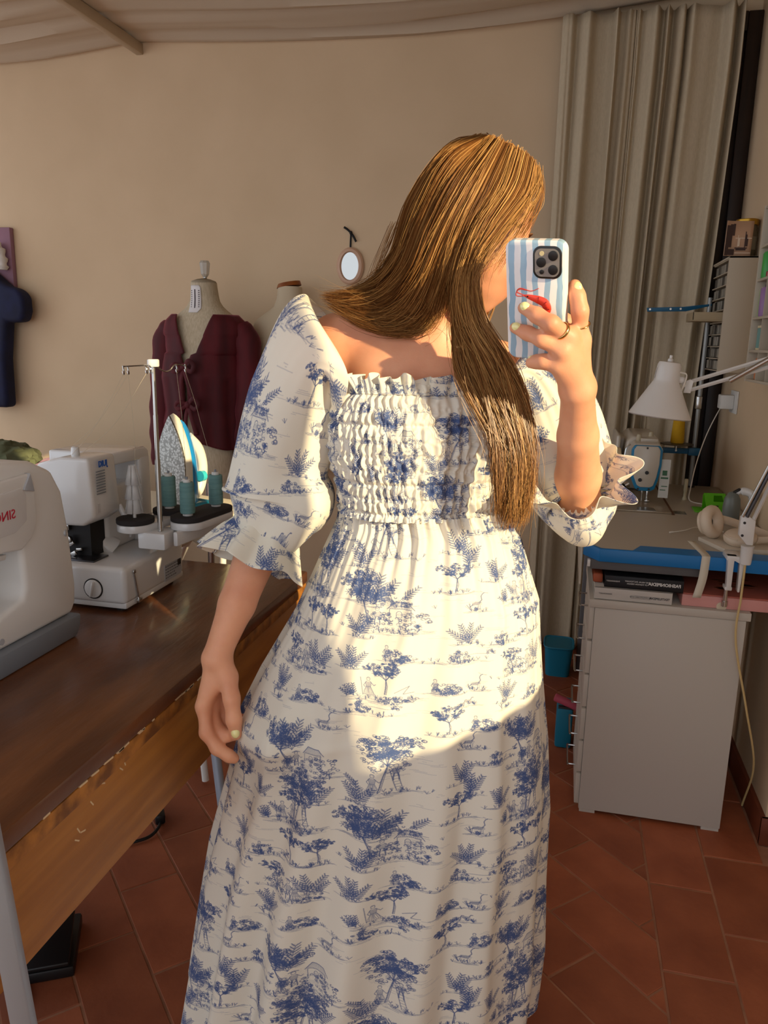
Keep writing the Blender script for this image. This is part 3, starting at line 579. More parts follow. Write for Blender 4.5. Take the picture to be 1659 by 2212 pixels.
# ================================================================== right side: drawer cabinet and industrial table
cab_m = mat('cabinet_white', (196, 188, 176), .45)
cb = thing('drawer_cabinet', (.315, 2.33, 0), 'white drawer cabinet with six drawers and wire handles under the blue-edged table', 'cabinet')
mk('body', MB().box(.122, .52, 2.15, 2.51, .012, .648), cab_m, cb, bevel=.002)
mk('top', MB().box(.105, .53, 2.146, 2.515, .649, .672), cab_m, cb, bevel=.002)
mk('plinth', MB().box(.125, .17, 2.155, 2.505, 0, .012).box(.47, .518, 2.155, 2.505, 0, .012), cab_m, cb)
for k, z in enumerate((.60, .495, .39, .285, .18, .075)):
    d_ = mk('drawer', MB().box(.108, .1215, 2.156, 2.505, z - .05, z + .049), cab_m, cb, bevel=.0015)
    mk('handle', MB().tube(spline([(.108, 2.27, z + .012), (.088, 2.27, z + .012), (.084, 2.275, z + .012), (.084, 2.385, z + .012), (.088, 2.39, z + .012), (.108, 2.39, z + .012)], 26), .0028, 6), steel, d_)
# books and box on the cabinet
def book(name, x0, x1, y0, y1, z0, h, cov, label, parent_cat='book', page=(226, 216, 196)):
    b = thing(name, ((x0 + x1) / 2, (y0 + y1) / 2, z0), label, parent_cat)
    mk('cover', MB().box(x0, x1, y0, y0 + .004, z0, z0 + h).box(x0, x1, y0, y1, z0, z0 + .003).box(x0, x1, y0, y1, z0 + h - .003, z0 + h), cov, b, bevel=.001)
    mk('pages', MB().box(x0 + .004, x1 - .004, y0 + .004, y1 - .004, z0 + .003, z0 + h - .003), mat('book_pages', page, .8), b)
    return b
bw = book('white_book', .117, .325, 2.153, 2.42, .672, .037, mat('book_white', (196, 190, 182), .6), 'white hardback about textiles lying under the black book')
bb = book('black_book', .142, .352, 2.158, 2.42, .709, .036, mat('book_black', (20, 20, 24), .5), 'black hardback about fashion lying on the white book')
ink = mat('dark_ink', (44, 40, 44), .7); wi = mat('white_ink', (222, 220, 216), .7)
yb = 2.1577
text('title', 'FASHIONPEDIA', .0125, (.302, yb, .7275), (-1, 0, 0), (0, 0, 1), wi, bb, bold=.0004)
text('subtitle', 'THE VISUAL DICTIONARY', .0058, (.23, yb, .7305), (-1, 0, 0), (0, 0, 1), wi, bb); text('subtitle', 'OF FASHION DESIGN', .0058, (.23, yb, .7235), (-1, 0, 0), (0, 0, 1), wi, bb)
text('publisher', 'FASHIONARY', .006, (.165, yb, .7275), (-1, 0, 0), (0, 0, 1), wi, bb)
text('title', 'TEXTILEPEDIA', .0085, (.292, 2.1527, .688), (-1, 0, 0), (0, 0, 1), ink, bw, bold=.0002)
text('publisher', 'FASHIONARY', .006, (.147, 2.1527, .6905), (-1, 0, 0), (0, 0, 1), ink, bw)
text('subtitle', 'THE COMPLETE FABRIC GUIDE', .0042, (.242, 2.1527, .688), (-1, 0, 0), (0, 0, 1), ink, bw)
mk('subtitle_frame', MB().tube([(x, 2.1525, z) for x, z in rrect(.056, .0075, .0035, 4, .242, .688)], .0003, 4, wrap=True), ink, bw)
pb = thing('pink_box', (.49, 2.31, .672), 'flat pink cardboard box with a brown drawing on its lid', 'box')
pink = mat('pink_card', (214, 150, 142), .7); pink2 = mat('rose_lid', (176, 96, 80), .7)
mk('box_tray', MB().box(.352, .625, 2.165, 2.45, .6725, .705), pink, pb, bevel=.002)
ld = mk('lid', MB().box(.354, .623, 2.168, 2.448, .705, .709), pink2, pb, bevel=.001)
mk('thumb_notch', MB().cyl((.455, 2.1648, .679), (.455, 2.1638, .679), .013, n=20), mat('cream_card', (214, 196, 170), .8), pb)
pr = MB(); g_ = np.random.default_rng(4)
for k in range(14):
    x, y = .42 + g_.uniform(0, .13), 2.21 + g_.uniform(0, .14); l = g_.uniform(.02, .06); w = g_.uniform(.006, .014)
    pr.prism([(x - l / 2, y), (x - l / 4, y + w), (x + l / 4, y + w * .8), (x + l / 2, y + .002), (x + l / 4, y - w * .6), (x - l / 4, y - w * .5)], (0, 0, .709), (1, 0, 0), (0, 1, 0), (0, 0, .0004))
mk('lid_drawing', pr, mat('brown_print', (120, 66, 30), .7), ld)
one('leather_pouch', MB().box(.112, .139, 2.19, 2.33, .7095, .737), mat('tan_leather', (170, 84, 52), .6), 'small tan leather pouch squeezed beside the black book', 'pouch', bevel=.006, seg=3)
# industrial table
IZ = .82
it = thing('industrial_sewing_table', (.34, 2.74, 0), 'industrial sewing table with pale laminate top and bright blue front edge', 'table')
lam = mat('pale_laminate', (178, 166, 148), .38, coat=.15)
top_poly = [(.085, 2.20), (.115, 2.15), (.655, 2.15), (.625, 2.15), (.625, 3.31), (.085, 3.31)]
top_poly = [(.085, 2.21), (.125, 2.155), (.625, 2.155), (.625, 3.31), (.085, 3.31)]
mk('table_top', MB().prism(top_poly, (0, 0, IZ - .034), (1, 0, 0), (0, 1, 0), (0, 0, .034)), lam, it, bevel=.002)
ed = [(.079, 2.21), (.121, 2.146), (.626, 2.146), (.626, 2.158), (.127, 2.158), (.089, 2.216)]
mk('blue_edging', MB().prism(ed, (0, 0, IZ - .036), (1, 0, 0), (0, 1, 0), (0, 0, .037)), blue_paint, it, bevel=.002)
mk('blue_corner', MB().prism([(.21, 2.156), (.235, 2.215), (.625, 2.215), (.625, 2.156)], (0, 0, IZ - .001), (1, 0, 0), (0, 1, 0), (0, 0, .0022)), blue_paint, it)
mk('under_tray', MB().box(.10, .40, 2.17, 2.6, .755, .783), mat('tray_grey', (96, 94, 94), .5), it, bevel=.002)
mk('tray_clip', MB().box(.092, .10, 2.166, 2.185, .762, .782), white_pl, it, bevel=.001)
mk('side_plate', MB().prism([(2.19, .70), (2.22, .83), (2.60, .83), (2.60, .72)], (.073, 0, 0), (0, 1, 0), (0, 0, 1), (.006, 0, 0)), mat('plate_pale', (190, 182, 166), .3), it, bevel=.002)
for x, y in ((.14, 3.22), (.585, 3.22), (.585, 2.56), (.14, 2.60)): mk('leg', MB().box(x - .018, x + .018, y - .018, y + .018, 0, IZ - .034), mat('leg_grey', (120, 120, 122), .5, .3), it, bevel=.003)
mk('bracket', MB().prism([(.585, .786), (.625, .786), (.618, .72), (.60, .755)], (0, 2.16, 0), (1, 0, 0), (0, 0, 1), (0, .04, 0)), white_pl, it)
# sewing head, its arm running away from the viewer
mh = thing('industrial_sewing_machine', (.30, 2.95, IZ), 'white industrial lockstitch machine with blue-rimmed face plate', 'sewing machine')
mw_ = mat('machine_white', (196, 186, 170), .3, coat=.3); dk_ = mat('machine_dark', (36, 32, 32), .45)
mk('bed_plate', MB().box(.195, .375, 2.69, 3.28, IZ, IZ + .006), mat('bed_beige', (156, 140, 118), .3, .3), mh, bevel=.002)
mk('bed_gap', MB().box(.188, .195, 2.68, 3.28, IZ + .0003, IZ + .003).box(.375, .384, 2.68, 3.28, IZ + .0003, IZ + .003), mat('cut_wood_edge', (98, 64, 40), .7), mh)
mk('slide_plate', MB().prism([(.262, 2.692), (.325, 2.692), (.322, 2.745), (.30, 2.755), (.268, 2.745)], (0, 0, IZ + .006), (1, 0, 0), (0, 1, 0), (0, 0, .0015)), steel, mh)
mk('table_hinge', MB().box(.386, .425, 2.70, 2.75, IZ + .0003, IZ + .0012), steel, mh)
ZB, ZTp = .952, 1.105
hd = mk('head_block', MB().prism([(.238, ZTp - .02), (.252, ZTp), (.335, ZTp), (.348, ZTp - .02), (.338, 1.00), (.325, ZB), (.262, ZB), (.246, 1.0)], (0, 2.84, 0), (1, 0, 0), (0, 0, 1), (0, .12, 0)), mw_, mh, bevel=.006, seg=3)
fp = [(.240, 1.085), (.240, 1.03), (.246, .98), (.262, .945), (.275, .938), (.315, .938), (.328, .945), (.338, .98), (.345, 1.03), (.345, 1.085), (.335, 1.10), (.25, 1.10)]
rim = mk('face_rim', MB().prism(fp, (0, 2.828, 0), (1, 0, 0), (0, 0, 1), (0, .014, 0)), mat('machine_blue', (30, 124, 168), .3, coat=.3), hd, bevel=.003)
fpi = [((x - .2925) * .84 + .2925, (z - 1.02) * .90 + 1.026) for x, z in fp]
pl_ = mk('face_plate', MB().prism(fpi, (0, 2.822, 0), (1, 0, 0), (0, 0, 1), (0, .012, 0)), mw_, hd, bevel=.003)
for x, z, r in ((.292, 1.092, .0035), (.297, 1.005, .0065), (.276, .978, .0065), (.272, .946, .0035), (.309, .946, .0035)):
    mk('screw', MB().cyl((x, 2.8225, z), (x, 2.819, z), r, n=14), dk_, hd)
mk('arm', MB().prism([(.225, 1.03), (.232, 1.10), (.25, 1.118), (.335, 1.118), (.348, 1.10), (.348, 1.02)], (0, 2.95, 0), (1, 0, 0), (0, 0, 1), (0, .30, 0)), mw_, mh, bevel=.008, seg=3)
mk('column', MB().box(.21, .35, 3.10, 3.26, IZ + .006, 1.03), mw_, mh, bevel=.012, seg=3)
mk('shoulder_blue', MB().prism([(3.02, 1.045), (3.02, 1.10), (3.06, 1.112), (3.24, 1.112), (3.25, 1.045), (3.15, 1.03)], (.2085, 0, 0), (0, 1, 0), (0, 0, 1), (-.004, 0, 0)), mat('machine_blue', 0), mh, bevel=.002)
mk('shoulder_panel', MB().box(.196, .212, 2.99, 3.25, .90, 1.115), mw_, mh, bevel=.008, seg=3)
for x, y, h in ((.27, 2.93, .022), (.315, 2.97, .028)): mk('top_knob', MB().lathe([(.009, 0), (.010, .004), (.007, h), (.004, h + .002)], (x, y, ZTp)), mat('machine_cream', (190, 178, 150), .4), mh)
mk('top_cover', MB().box(.275, .335, 2.90, 2.95, ZTp - .002, ZTp + .012), mw_, mh, bevel=.004)
mk('take_up_guard', MB().tube(spline([(.236, 2.845, 1.10), (.222, 2.84, 1.085), (.218, 2.838, 1.04), (.224, 2.84, 1.015), (.236, 2.845, 1.01)], 24), .0025, 8), steel, mh)
mk('presser_lever', MB().tube(spline([(.236, 2.86, 1.0), (.21, 2.85, .998), (.185, 2.84, 1.006), (.172, 2.84, 1.008)], 14), [.003] * 4 + [.005] * 8 + [.004, .002], 8), mw_, mh)
mk('tension_disc', MB().lathe([(.010, 0), (.012, .003), (.010, .008), (.004, .014)], (.238, 2.865, 1.0), (-1, 0, 0)), steel, mh)
mk('thread_disc', MB().lathe([(.030, 0), (.032, .01), (.030, .02), (.02, .024)], (.218, 2.99, 1.04), (-1, 0, -.2), n=20), mat('thread_cream', (196, 174, 136), .8), mh)
mk('needle_bar', MB().cyl((.291, 2.86, ZB - .06), (.291, 2.86, .86), .004, n=10).cyl((.291, 2.86, .86), (.291, 2.86, .828), .0015, n=6).cyl((.310, 2.88, ZB - .06), (.310, 2.88, .845), .0045, n=10), steel, mh)
mk('presser_foot', MB().box(.300, .318, 2.845, 2.885, IZ + .008, IZ + .014).box(.306, .314, 2.87, 2.886, IZ + .012, .87), steel, mh, bevel=.001)
mk('thumb_screw', MB().lathe([(.006, 0), (.013, .006), (.010, .02)], (.243, 2.86, .958), (-.8, -.4, -.5)), steel, mh)
mk('cloth_tag', MB().box(.343, .376, 2.836, 2.842, .848, .985), mat('tag_white', (206, 204, 196), .7), mh)
mk('tag_print', MB().box(.347, .372, 2.8355, 2.837, .916, .922).box(.351, .367, 2.8355, 2.837, .928, .946).box(.347, .366, 2.8355, 2.837, .875, .878).box(.351, .371, 2.8355, 2.837, .888, .891), mat('tag_green', (70, 110, 82), .7), mh)
for o_ in mh.children:
    if o_.name.split('.')[0] in ('head_block', 'arm', 'shoulder_blue', 'shoulder_panel', 'top_knob', 'top_cover', 'take_up_guard', 'presser_lever', 'tension_disc', 'thread_disc', 'thumb_screw'): o_.location.z -= .068
mk('knee_tray', MB().box(.125, .185, 2.86, 3.1, IZ, IZ + .02), dk_, mh, bevel=.003)
# thread stand with blue arms
ts = thing('thread_stand', (.515, 3.27, IZ), 'tall thread stand with blue arms bolted through the sewing table', 'thread stand')
mk('pole', MB().cyl((.515, 3.27, IZ), (.515, 3.27, 1.56), .0085, n=14), mat('grey_tube', (150, 150, 146), .4, .4), ts)
mk('pole_nut', MB().cyl((.515, 3.27, IZ), (.515, 3.27, IZ + .006), .018, n=18), dk_, ts)
mk('pole_clamp', MB().obox((.512, 3.262, 1.16), (.022, .026, .05)), steel, ts, bevel=.003)
ba = mat('stand_blue', (18, 88, 122), .45)
ua = mk('upper_arm', MB().prism([(.288, 1.505), (.284, 1.520), (.42, 1.525), (.522, 1.537), (.522, 1.530), (.43, 1.508)], (0, 3.262, 0), (1, 0, 0), (0, 0, 1), (0, .006, 0)), ba, ts, bevel=.001)
for x, z in ((.297, 1.514), (.373, 1.516), (.41, 1.517)): mk('rivet', MB().cyl((x, 3.2625, z), (x, 3.2595, z), .004, n=10), steel, ua)
la = mk('lower_arm', MB().box(.37, .50, 3.24, 3.25, .957, .979).box(.49, .535, 3.236, 3.256, .952, .982), ba, ts, bevel=.002)
mk('spool_disc', MB().lathe([(.063, 0), (.063, .003), (.01, .006)], (.443, 3.23, .995), n=30), mat('smoke_disc', (70, 60, 46), .4), ts)
mk('spool_screw', MB().cyl((.443, 3.238, .97), (.443, 3.236, .97), .004, n=10).cyl((.443, 3.245, .965), (.443, 3.245, .998), .006, n=10), steel, ts)
yc = thing('yellow_thread_cone', (.443, 3.23, .999), 'bright yellow thread cone on the disc of the thread stand', 'thread cone')
mk('thread', MB().lathe([(.024, .002), (.026, .008), (.021, .105), (.018, .11)], n=24), mat('yellow_thread', (196, 150, 14), .8, bump=.4, bscale=200, stretch=(.05, .05, 1)), yc, local=True)
mk('cone_core', MB().lathe([(.016, 0), (.016, .01), (.010, .118)], n=16), white_pl, yc, local=True)
one('spool_pin', MB().lathe([(.010, 0), (.010, .004), (.006, .010), (.0055, .03), (.007, .034), (.007, .075), (.005, .078)], (.455, 2.98, IZ), n=14), mat('pin_cream', (196, 184, 152), .5), 'small cream spool pin standing on the sewing table', 'spool pin')
one('charger_cord', MB().tube(spline([(.626, 3.30, 1.17), (.60, 3.27, 1.15), (.545, 3.19, 1.05), (.50, 3.08, .95), (.475, 3.0, .86), (.47, 2.955, .8235), (.51, 2.90, .8219), (.57, 2.87, .8219), (.60, 2.80, .8219)], 60), .0022, 6), cord_w, 'white charger cord drooping from the wall socket to the table', 'cord')
one('usb_cable', MB().tube(spline([(.335, 2.405, .8226), (.38, 2.43, .826), (.42, 2.48, .827), (.455, 2.49, .823), (.50, 2.47, .8214)], 40), [.0028] * 3 + [.0016] * 37, 6), cord_w, 'white usb cable lying loose on the laminate table top', 'cable')
# green phone stand
gs = thing('phone_stand', (.515, 2.80, IZ), 'lime green folding phone stand on the sewing table', 'phone stand', rz=.12)
gm = mat('lime_plastic', (92, 178, 22), .4)
mk('base_plate', MB().prism([(-.062, -.04), (.06, -.048), (.066, .03), (-.05, .045)], (0, 0, 0), (1, 0, 0), (0, 1, 0), (0, 0, .004)), gm, gs, local=True, bevel=.001)
R1 = [(-.030, .0), (.05, 0), (.05, .062), (.038, .062), (.038, .03), (.012, .03), (.012, .062), (-.030, .062)]
q_ = [(-.02, 0), (.058, 0), (.042, .066), (-.028, .066), (.002, .036), (.036, .036), (.032, .058), (.004, .058)]
lv_ = [(x, -.035 + .45 * y + e, .003 + .9 * y) for e in (0, .004) for x, y in q_]
lf_ = [f for i in range(4) for j in ((i + 1) % 4,) for f in ((i, j, 4 + j, 4 + i), (8 + i, 12 + i, 12 + j, 8 + j), (i, 8 + i, 8 + j, j), (4 + i, 4 + j, 12 + j, 12 + i))]
mk('front_leaf', MB().add(lv_, lf_), gm, gs, local=True)
mk('print_mark', MB().prism([(.002, .018), (.018, .018), (.018, .023), (.002, .023)], (0, -.0357, .003), (1, 0, 0), (0, .45, .9), (0, .001, 0)), dk_, gs, local=True)
mk('back_leaf', MB().prism([(-.02, 0), (.05, 0), (.042, .06), (-.028, .06)], (0, .028, .003), (1, 0, 0), (0, -.45, .9), (0, .004, 0)), gm, gs, local=True, bevel=.001)
mk('front_lip', MB().prism([(.012, -.05), (.048, -.054), (.048, -.044), (.012, -.04)], (0, 0, .004), (1, 0, 0), (0, 1, 0), (0, 0, .010)), gm, gs, local=True, bevel=.002)
# headphones on a white folder
one('white_folder', MB().prism([(.405, 2.335), (.455, 2.205), (.60, 2.235), (.605, 2.35), (.56, 2.41)], (0, 0, IZ), (1, 0, 0), (0, 1, 0), (0, 0, .012)), mat('folder_white', (206, 194, 176), .6), 'thin off-white folder under the headphones', 'folder', bevel=.002)
hp = thing('headphones', (.47, 2.30, IZ + .012), 'cream over-ear headphones folded on the white folder', 'headphones')
hm = mat('cream_plastic', (216, 196, 172), .5); hz = IZ + .012
c2 = mk('ear_cup', MB().lathe([(.036, 0), (.043, .008), (.044, .018), (.0405, .0235), (.0382, .0240), (.0380, .0256), (.0378, .0266), (.030, .030), (.012, .033)], (.505, 2.268, hz + .0082), (-.12, -.18, 1), n=32), hm, hp)
mk('cup_seam_shade', MB().tube([tuple(V3((.505, 2.268, hz + .004)) + frame((-.12, -.18, 1))[2] * .0245 + .0395 * (math.cos(a) * frame((-.12, -.18, 1))[0] + math.sin(a) * frame((-.12, -.18, 1))[1])) for a in np.linspace(0, 6.28, 40, endpoint=False)], .0008, 5, wrap=True), mat('cream_shadow', (150, 132, 112), .6), c2)  # seam groove's shade coloured in as a darker cream line
mk('cup_slot', MB().obox((.4805, 2.2315, hz + .0215), (.022, .003, .003), rotz(-.58)), hm, c2, bevel=.001)
ax1 = V3((.75, -.55, .25)); e1, e2, e3 = frame(ax1); cc = V3((.435, 2.335, hz + .0465))
ringp = [tuple(cc + e1 * .030 * math.cos(a) + e2 * .030 * math.sin(a)) for a in np.linspace(0, 2 * math.pi, 40, endpoint=False)]
c1 = mk('ear_cup', MB().tube(ringp, .016, 14, wrap=True, sq=(1, 1.35)), hm, hp)
mk('cup_back', MB().lathe([(.034, -.012), (.036, -.004), (.03, .004)], tuple(cc - e3 * .012), ax1, n=28), hm, c1)
mk('speaker_cloth', MB().lathe([(.018, 0), (.018, .004)], tuple(cc - e3 * .004), ax1, n=20), mat('speaker_grey', (74, 70, 66), .9), c1)
mk('headband', MB().tube(spline([(.44, 2.36, hz + .055), (.49, 2.385, hz + .043), (.545, 2.375, hz + .028), (.585, 2.33, hz + .02), (.588, 2.285, hz + .018), (.545, 2.262, hz + .018)], 40), .010, 10, sq=(.55, 1.2)), hm, hp)
# hand steamer
hs_ = thing('garment_steamer', (.565, 2.62, IZ), 'grey and white hand-held garment steamer standing on the table', 'steamer')
mk('water_tank', MB().lathe([(.020, 0), (.026, .012), (.027, .05), (.024, .08), (.014, .098), (.004, .102)], (.545, 2.62, IZ), n=24), mat('steamer_grey', (112, 116, 110), .3), hs_)
mk('grip', MB().tube(spline([(.553, 2.62, IZ + .098), (.575, 2.615, IZ + .106), (.598, 2.61, IZ + .098), (.603, 2.61, IZ + .07), (.592, 2.61, IZ + .03), (.588, 2.61, IZ + .002)], 26), [.008] * 4 + [.013] * 10 + [.011] * 12, 12), white_pl, hs_)
mk('nozzle', MB().obox((.553, 2.62, IZ + .104), (.03, .02, .006), roty(-.6)), black_pl, hs_, bevel=.002)
# tape strip over the blue edge
sp_ = spline([(.385, 2.32, IZ + .0008), (.392, 2.24, IZ + .0012), (.398, 2.175, IZ + .0020), (.398, 2.148, IZ + .0022), (.398, 2.1448, IZ - .004), (.395, 2.1435, .76), (.385, 2.1435, .705)], 30)
mbx = MB().grid(np.stack([sp_ - V3((.011, .001, 0)), sp_ + V3((.011, .001, 0))], 1))
one('cotton_tape', mbx, mat('cotton_tape', (216, 206, 186), .8), 'off-white cotton tape hanging over the blue table edge', 'tape', solid=.0012)
# architect lamp
lp = thing('desk_lamp', (.485, 2.12, .74), 'white architect lamp with conical shade clamped to the blue table edge', 'lamp')
lw = mat('lamp_white', (218, 214, 208), .35, coat=.2)
SA = V3((.245, 2.16, 1.19)); ax = V3((.10, .02, 1.0)); ax /= np.linalg.norm(ax)
sh_ = MB().lathe([(.077, 0), (.079, .003), (.073, .014), (.036, .085), (.032, .092), (.0315, .098), (.0297, .126), (.029, .135), (.026, .142), (.010, .144)], SA, ax, n=44, cap=False)
sh_.f = [f for i, f in enumerate(sh_.f) if i not in (5 * 44 + 31, 5 * 44 + 34)]                    # two vent slots
mk('shade', sh_, lw, lp, solid=.0015)
mk('switch', MB().lathe([(.007, 0), (.007, .008), (.004, .010), (.004, .018)], SA + ax * .143, ax, n=14), lw, lp)
J = V3((.303, 2.165, 1.272)); EL = V3((.60, 2.06, 1.385))
mk('swivel', MB().ell(SA + ax * .098 + V3((.036, 0, 0)), (.012, .01, .01)).cyl(SA + ax * .098 + V3((.036, 0, 0)), J, .005, n=10), lw, lp)
mk('head_joint', MB().prism([(-.014, -.016), (.004, -.018), (.012, .012), (.004, .018), (-.006, .014)], J + V3((.008, -.006, 0)), (.93, -.3, .1), (-.1, 0, 1), (0, .012, 0)), lw, lp, bevel=.001)
for dz in (.010, -.012):
    mk('arm_rod', MB().tube([J + V3((.006, 0, dz)), EL + V3((0, 0, dz))], .0048, 4, sq=(1, 1)), lw, lp)
mk('arm_spring', MB().tube([J + V3((.10, -.04, .018)), EL + V3((-.02, -.004, .035))], .0065, 10), steel, lp)
mk('elbow', MB().obox(EL + V3((.004, 0, -.01)), (.03, .016, .06)), lw, lp, bevel=.004)
BA = V3((.487, 2.118, .925))
for dx in (-.009, .010):
    mk('arm_rod', MB().tube([BA + V3((dx, 0, .01)), EL + V3((dx, 0, -.02))], .0055, 4), lw, lp)
mk('arm_spring', MB().tube([BA + V3((-.018, -.006, .02)), BA + (EL - BA) * .42 + V3((-.012, -.006, .0))], .0045, 10), steel, lp)
mk('arm_spring', MB().tube([BA + V3((-.008, -.008, .02)), BA + (EL - BA) * .42 + V3((-.004, -.008, .0))], .0045, 10), mat('dark_steel', 0), lp)
bj = mk('base_joint', MB().prism([(-.022, .02), (-.022, -.03), (.0, -.055), (.015, -.055), (.015, .01), (-.008, .025)], BA + V3((0, -.008, 0)), (1, 0, 0), (0, 0, 1), (0, .016, 0)), lw, lp, bevel=.002)
for dx, dz in ((-.012, .004), (-.014, -.03)): mk('bolt', MB().cyl(BA + V3((dx, -.007, dz)), BA + V3((dx, -.010, dz)), .0035, n=10), dk_, bj)
mk('socket', MB().lathe([(.013, 0), (.014, .004), (.016, .048), (.017, .050)], BA + V3((.004, 0, -.108)), n=20), lw, lp)
mk('clamp', MB().prism([(-.012, .834), (-.038, .834), (-.034, .822), (-.030, .742), (-.018, .742), (-.018, .822), (-.004, .815), (-.002, .736), (.004, .736), (.008, .83)], BA * V3((1, 1, 0)) + V3((-.004, .004, 0)), (1, 0, 0), (0, 0, 1), (0, .0245, 0)), lw, lp, bevel=.002)
mk('clamp_jaw', MB().box(.446, .491, 2.125, 2.186, IZ + .0010, .834), lw, lp, bevel=.002)
mk('clamp_jaw', MB().box(.450, .468, 2.125, 2.160, .738, .748), lw, lp, bevel=.002)
mk('clamp_screw', MB().cyl((.459, 2.152, .70), (.459, 2.152, .786), .006, n=10).cyl((.459, 2.152, .685), (.459, 2.152, .70), .008, n=10), steel, lp)
mk('lamp_cord', MB().tube(spline([SA + ax * .118 + V3((.028, -.012, 0)), SA + ax * .115 + V3((.045, -.014, -.005)), J + V3((-.012, -.008, -.015)), J + V3((-.03, -.006, -.012))], 20), .0022, 6), cord_w, lp)
mk('mains_cord', MB().tube(spline([BA + V3((.004, 0, -.11)), BA + V3((.004, 0, -.2)), (.492, 2.12, .60), (.545, 2.14, .40), (.60, 2.2, .2), (.61, 2.3, .01)], 40), .003, 8), mat('yellowed_cord', (206, 178, 122), .5), lp)
# wall socket with charger
so = thing('wall_socket', (.62, 3.2, 1.17), 'white wall socket with a cube charger plugged in', 'socket')
mk('plate', MB().box(.622, RW - .0005, 3.12, 3.24, 1.13, 1.215), white_matt, so, bevel=.003)
mk('charger', MB().box(.575, .622, 3.16, 3.225, 1.145, 1.198), white_matt, so, bevel=.004)
# thread rack on the right wall
rk = thing('thread_rack', (.58, 3.2, 1.30), 'white wall-mounted rack of small clear drawers beside the curtain', 'rack')
rm = mat('rack_white', (186, 172, 150), .55)
mk('side_panel', MB().box(.53, RW - .001, 3.05, 3.062, 1.285, 1.69), rm, rk, bevel=.001)
mk('side_panel', MB().box(.55, RW - .001, 3.36, 3.372, 1.285, 1.69), rm, rk, bevel=.001)
mk('back_panel', MB().box(.615, RW - .001, 3.062, 3.36, 1.285, 1.69), rm, rk)
mk('top_board', MB().box(.53, RW - .001, 3.05, 3.372, 1.683, 1.690), rm, rk, bevel=.001)
gc = mat('smoky_clear', (150, 144, 132), .3, rand=.25); spc = mat('drawer_contents', (74, 68, 60), .8, rand=.5)
N9 = 9
for r in range(N9 + 1): mk('shelf', MB().box(.533, .615, 3.062, 3.36, 1.288 + r * .0435, 1.2915 + r * .0435), rm, rk)
for r in range(N9):
    if r == 4: continue
    z = 1.292 + r * .0435; n_d = 6
    for k in range(n_d):
        y0 = 3.066 + k * .049
        o = mk('small_drawer', MB().box(.540, .612, y0, y0 + .045, z + .001, z + .034), gc if (k + r) % 3 else spc, rk, bevel=.0015)
mk('open_drawer', MB().box(.43, .60, 3.066, 3.23, 1.466, 1.470).box(.43, .434, 3.066, 3.23, 1.47, 1.498).box(.43, .60, 3.066, 3.07, 1.47, 1.498).box(.43, .60, 3.226, 3.23, 1.47, 1.498), mat('card_tray', (164, 146, 116), .7), rk, bevel=.001)
# jar and postcard on top of the rack
jr = thing('glass_jar', (.588, 3.118, 1.69), 'glass jar with a gold lid on top of the thread rack', 'jar')
mk('jar_glass', MB().lathe([(.034, 0), (.037, .004), (.037, .10), (.033, .112)], (.588, 3.118, 1.69), n=28), mat('jar_glass', (96, 84, 62), .15, alpha=.9), jr)
mk('lid', MB().lathe([(.038, 0), (.039, .002), (.039, .018), (.037, .020)], (.588, 3.118, 1.800), n=28), mat('gold_lid', (176, 134, 46), .3, .8), jr)
mk('jar_label', MB().lathe([(.0376, 0), (.0376, .045)], (.588, 3.118, 1.715), n=28, cap=False), mat('jar_label', (120, 112, 92), .7), jr)
pcd = thing('postcard', (.555, 3.068, 1.69), 'curled postcard of boats leaning against the glass jar', 'postcard', rz=.04)
cu = spline([(-.048, -.012, 0), (-.02, 0, 0), (.045, .004, 0)], 12)
mk('card', MB().grid(np.stack([cu + V3((0, -.004, .001)), cu + V3((.004, .0055, .12))], 1)), mat('card_peach', (196, 158, 128), .7), pcd, local=True, solid=.0008)
mbk = MB(); 
def patch(m_, x0, x1, z0, z1, y=-.0025):
    q = lambda x, z: (x + .004 * z / .12, np.interp(x, [-.048, -.02, .045], [-.012, 0, .004]) - .004 + .0095 * z / .12 + y, z)
    m_.add([q(x0, z0), q(x1, z0), q(x1, z1), q(x0, z1)], [(0, 1, 2, 3)])
for a in ((-.046, -.034, .002, .104), (-.034, -.024, .03, .108), (-.024, -.016, .07, .11), (-.034, -.012, .004, .024), (-.012, .030, .026, .030), (-.008, .026, .020, .026), (.020, .023, .030, .084), (.023, .027, .034, .074), (.027, .031, .034, .060)): patch(mbk, *a)
mk('printed_darks', mbk, mat('card_dark', (70, 52, 48), .7), pcd, local=True)
mbk = MB(); patch(mbk, -.012, .043, .060, .063, -.002); patch(mbk, -.004, -.002, .03, .072, -.003); patch(mbk, -.002, .004, .034, .060, -.003); patch(mbk, -.010, .043, .010, .013, -.002)
mk('printed_lights', mbk, mat('card_light', (222, 200, 176), .7), pcd, local=True)
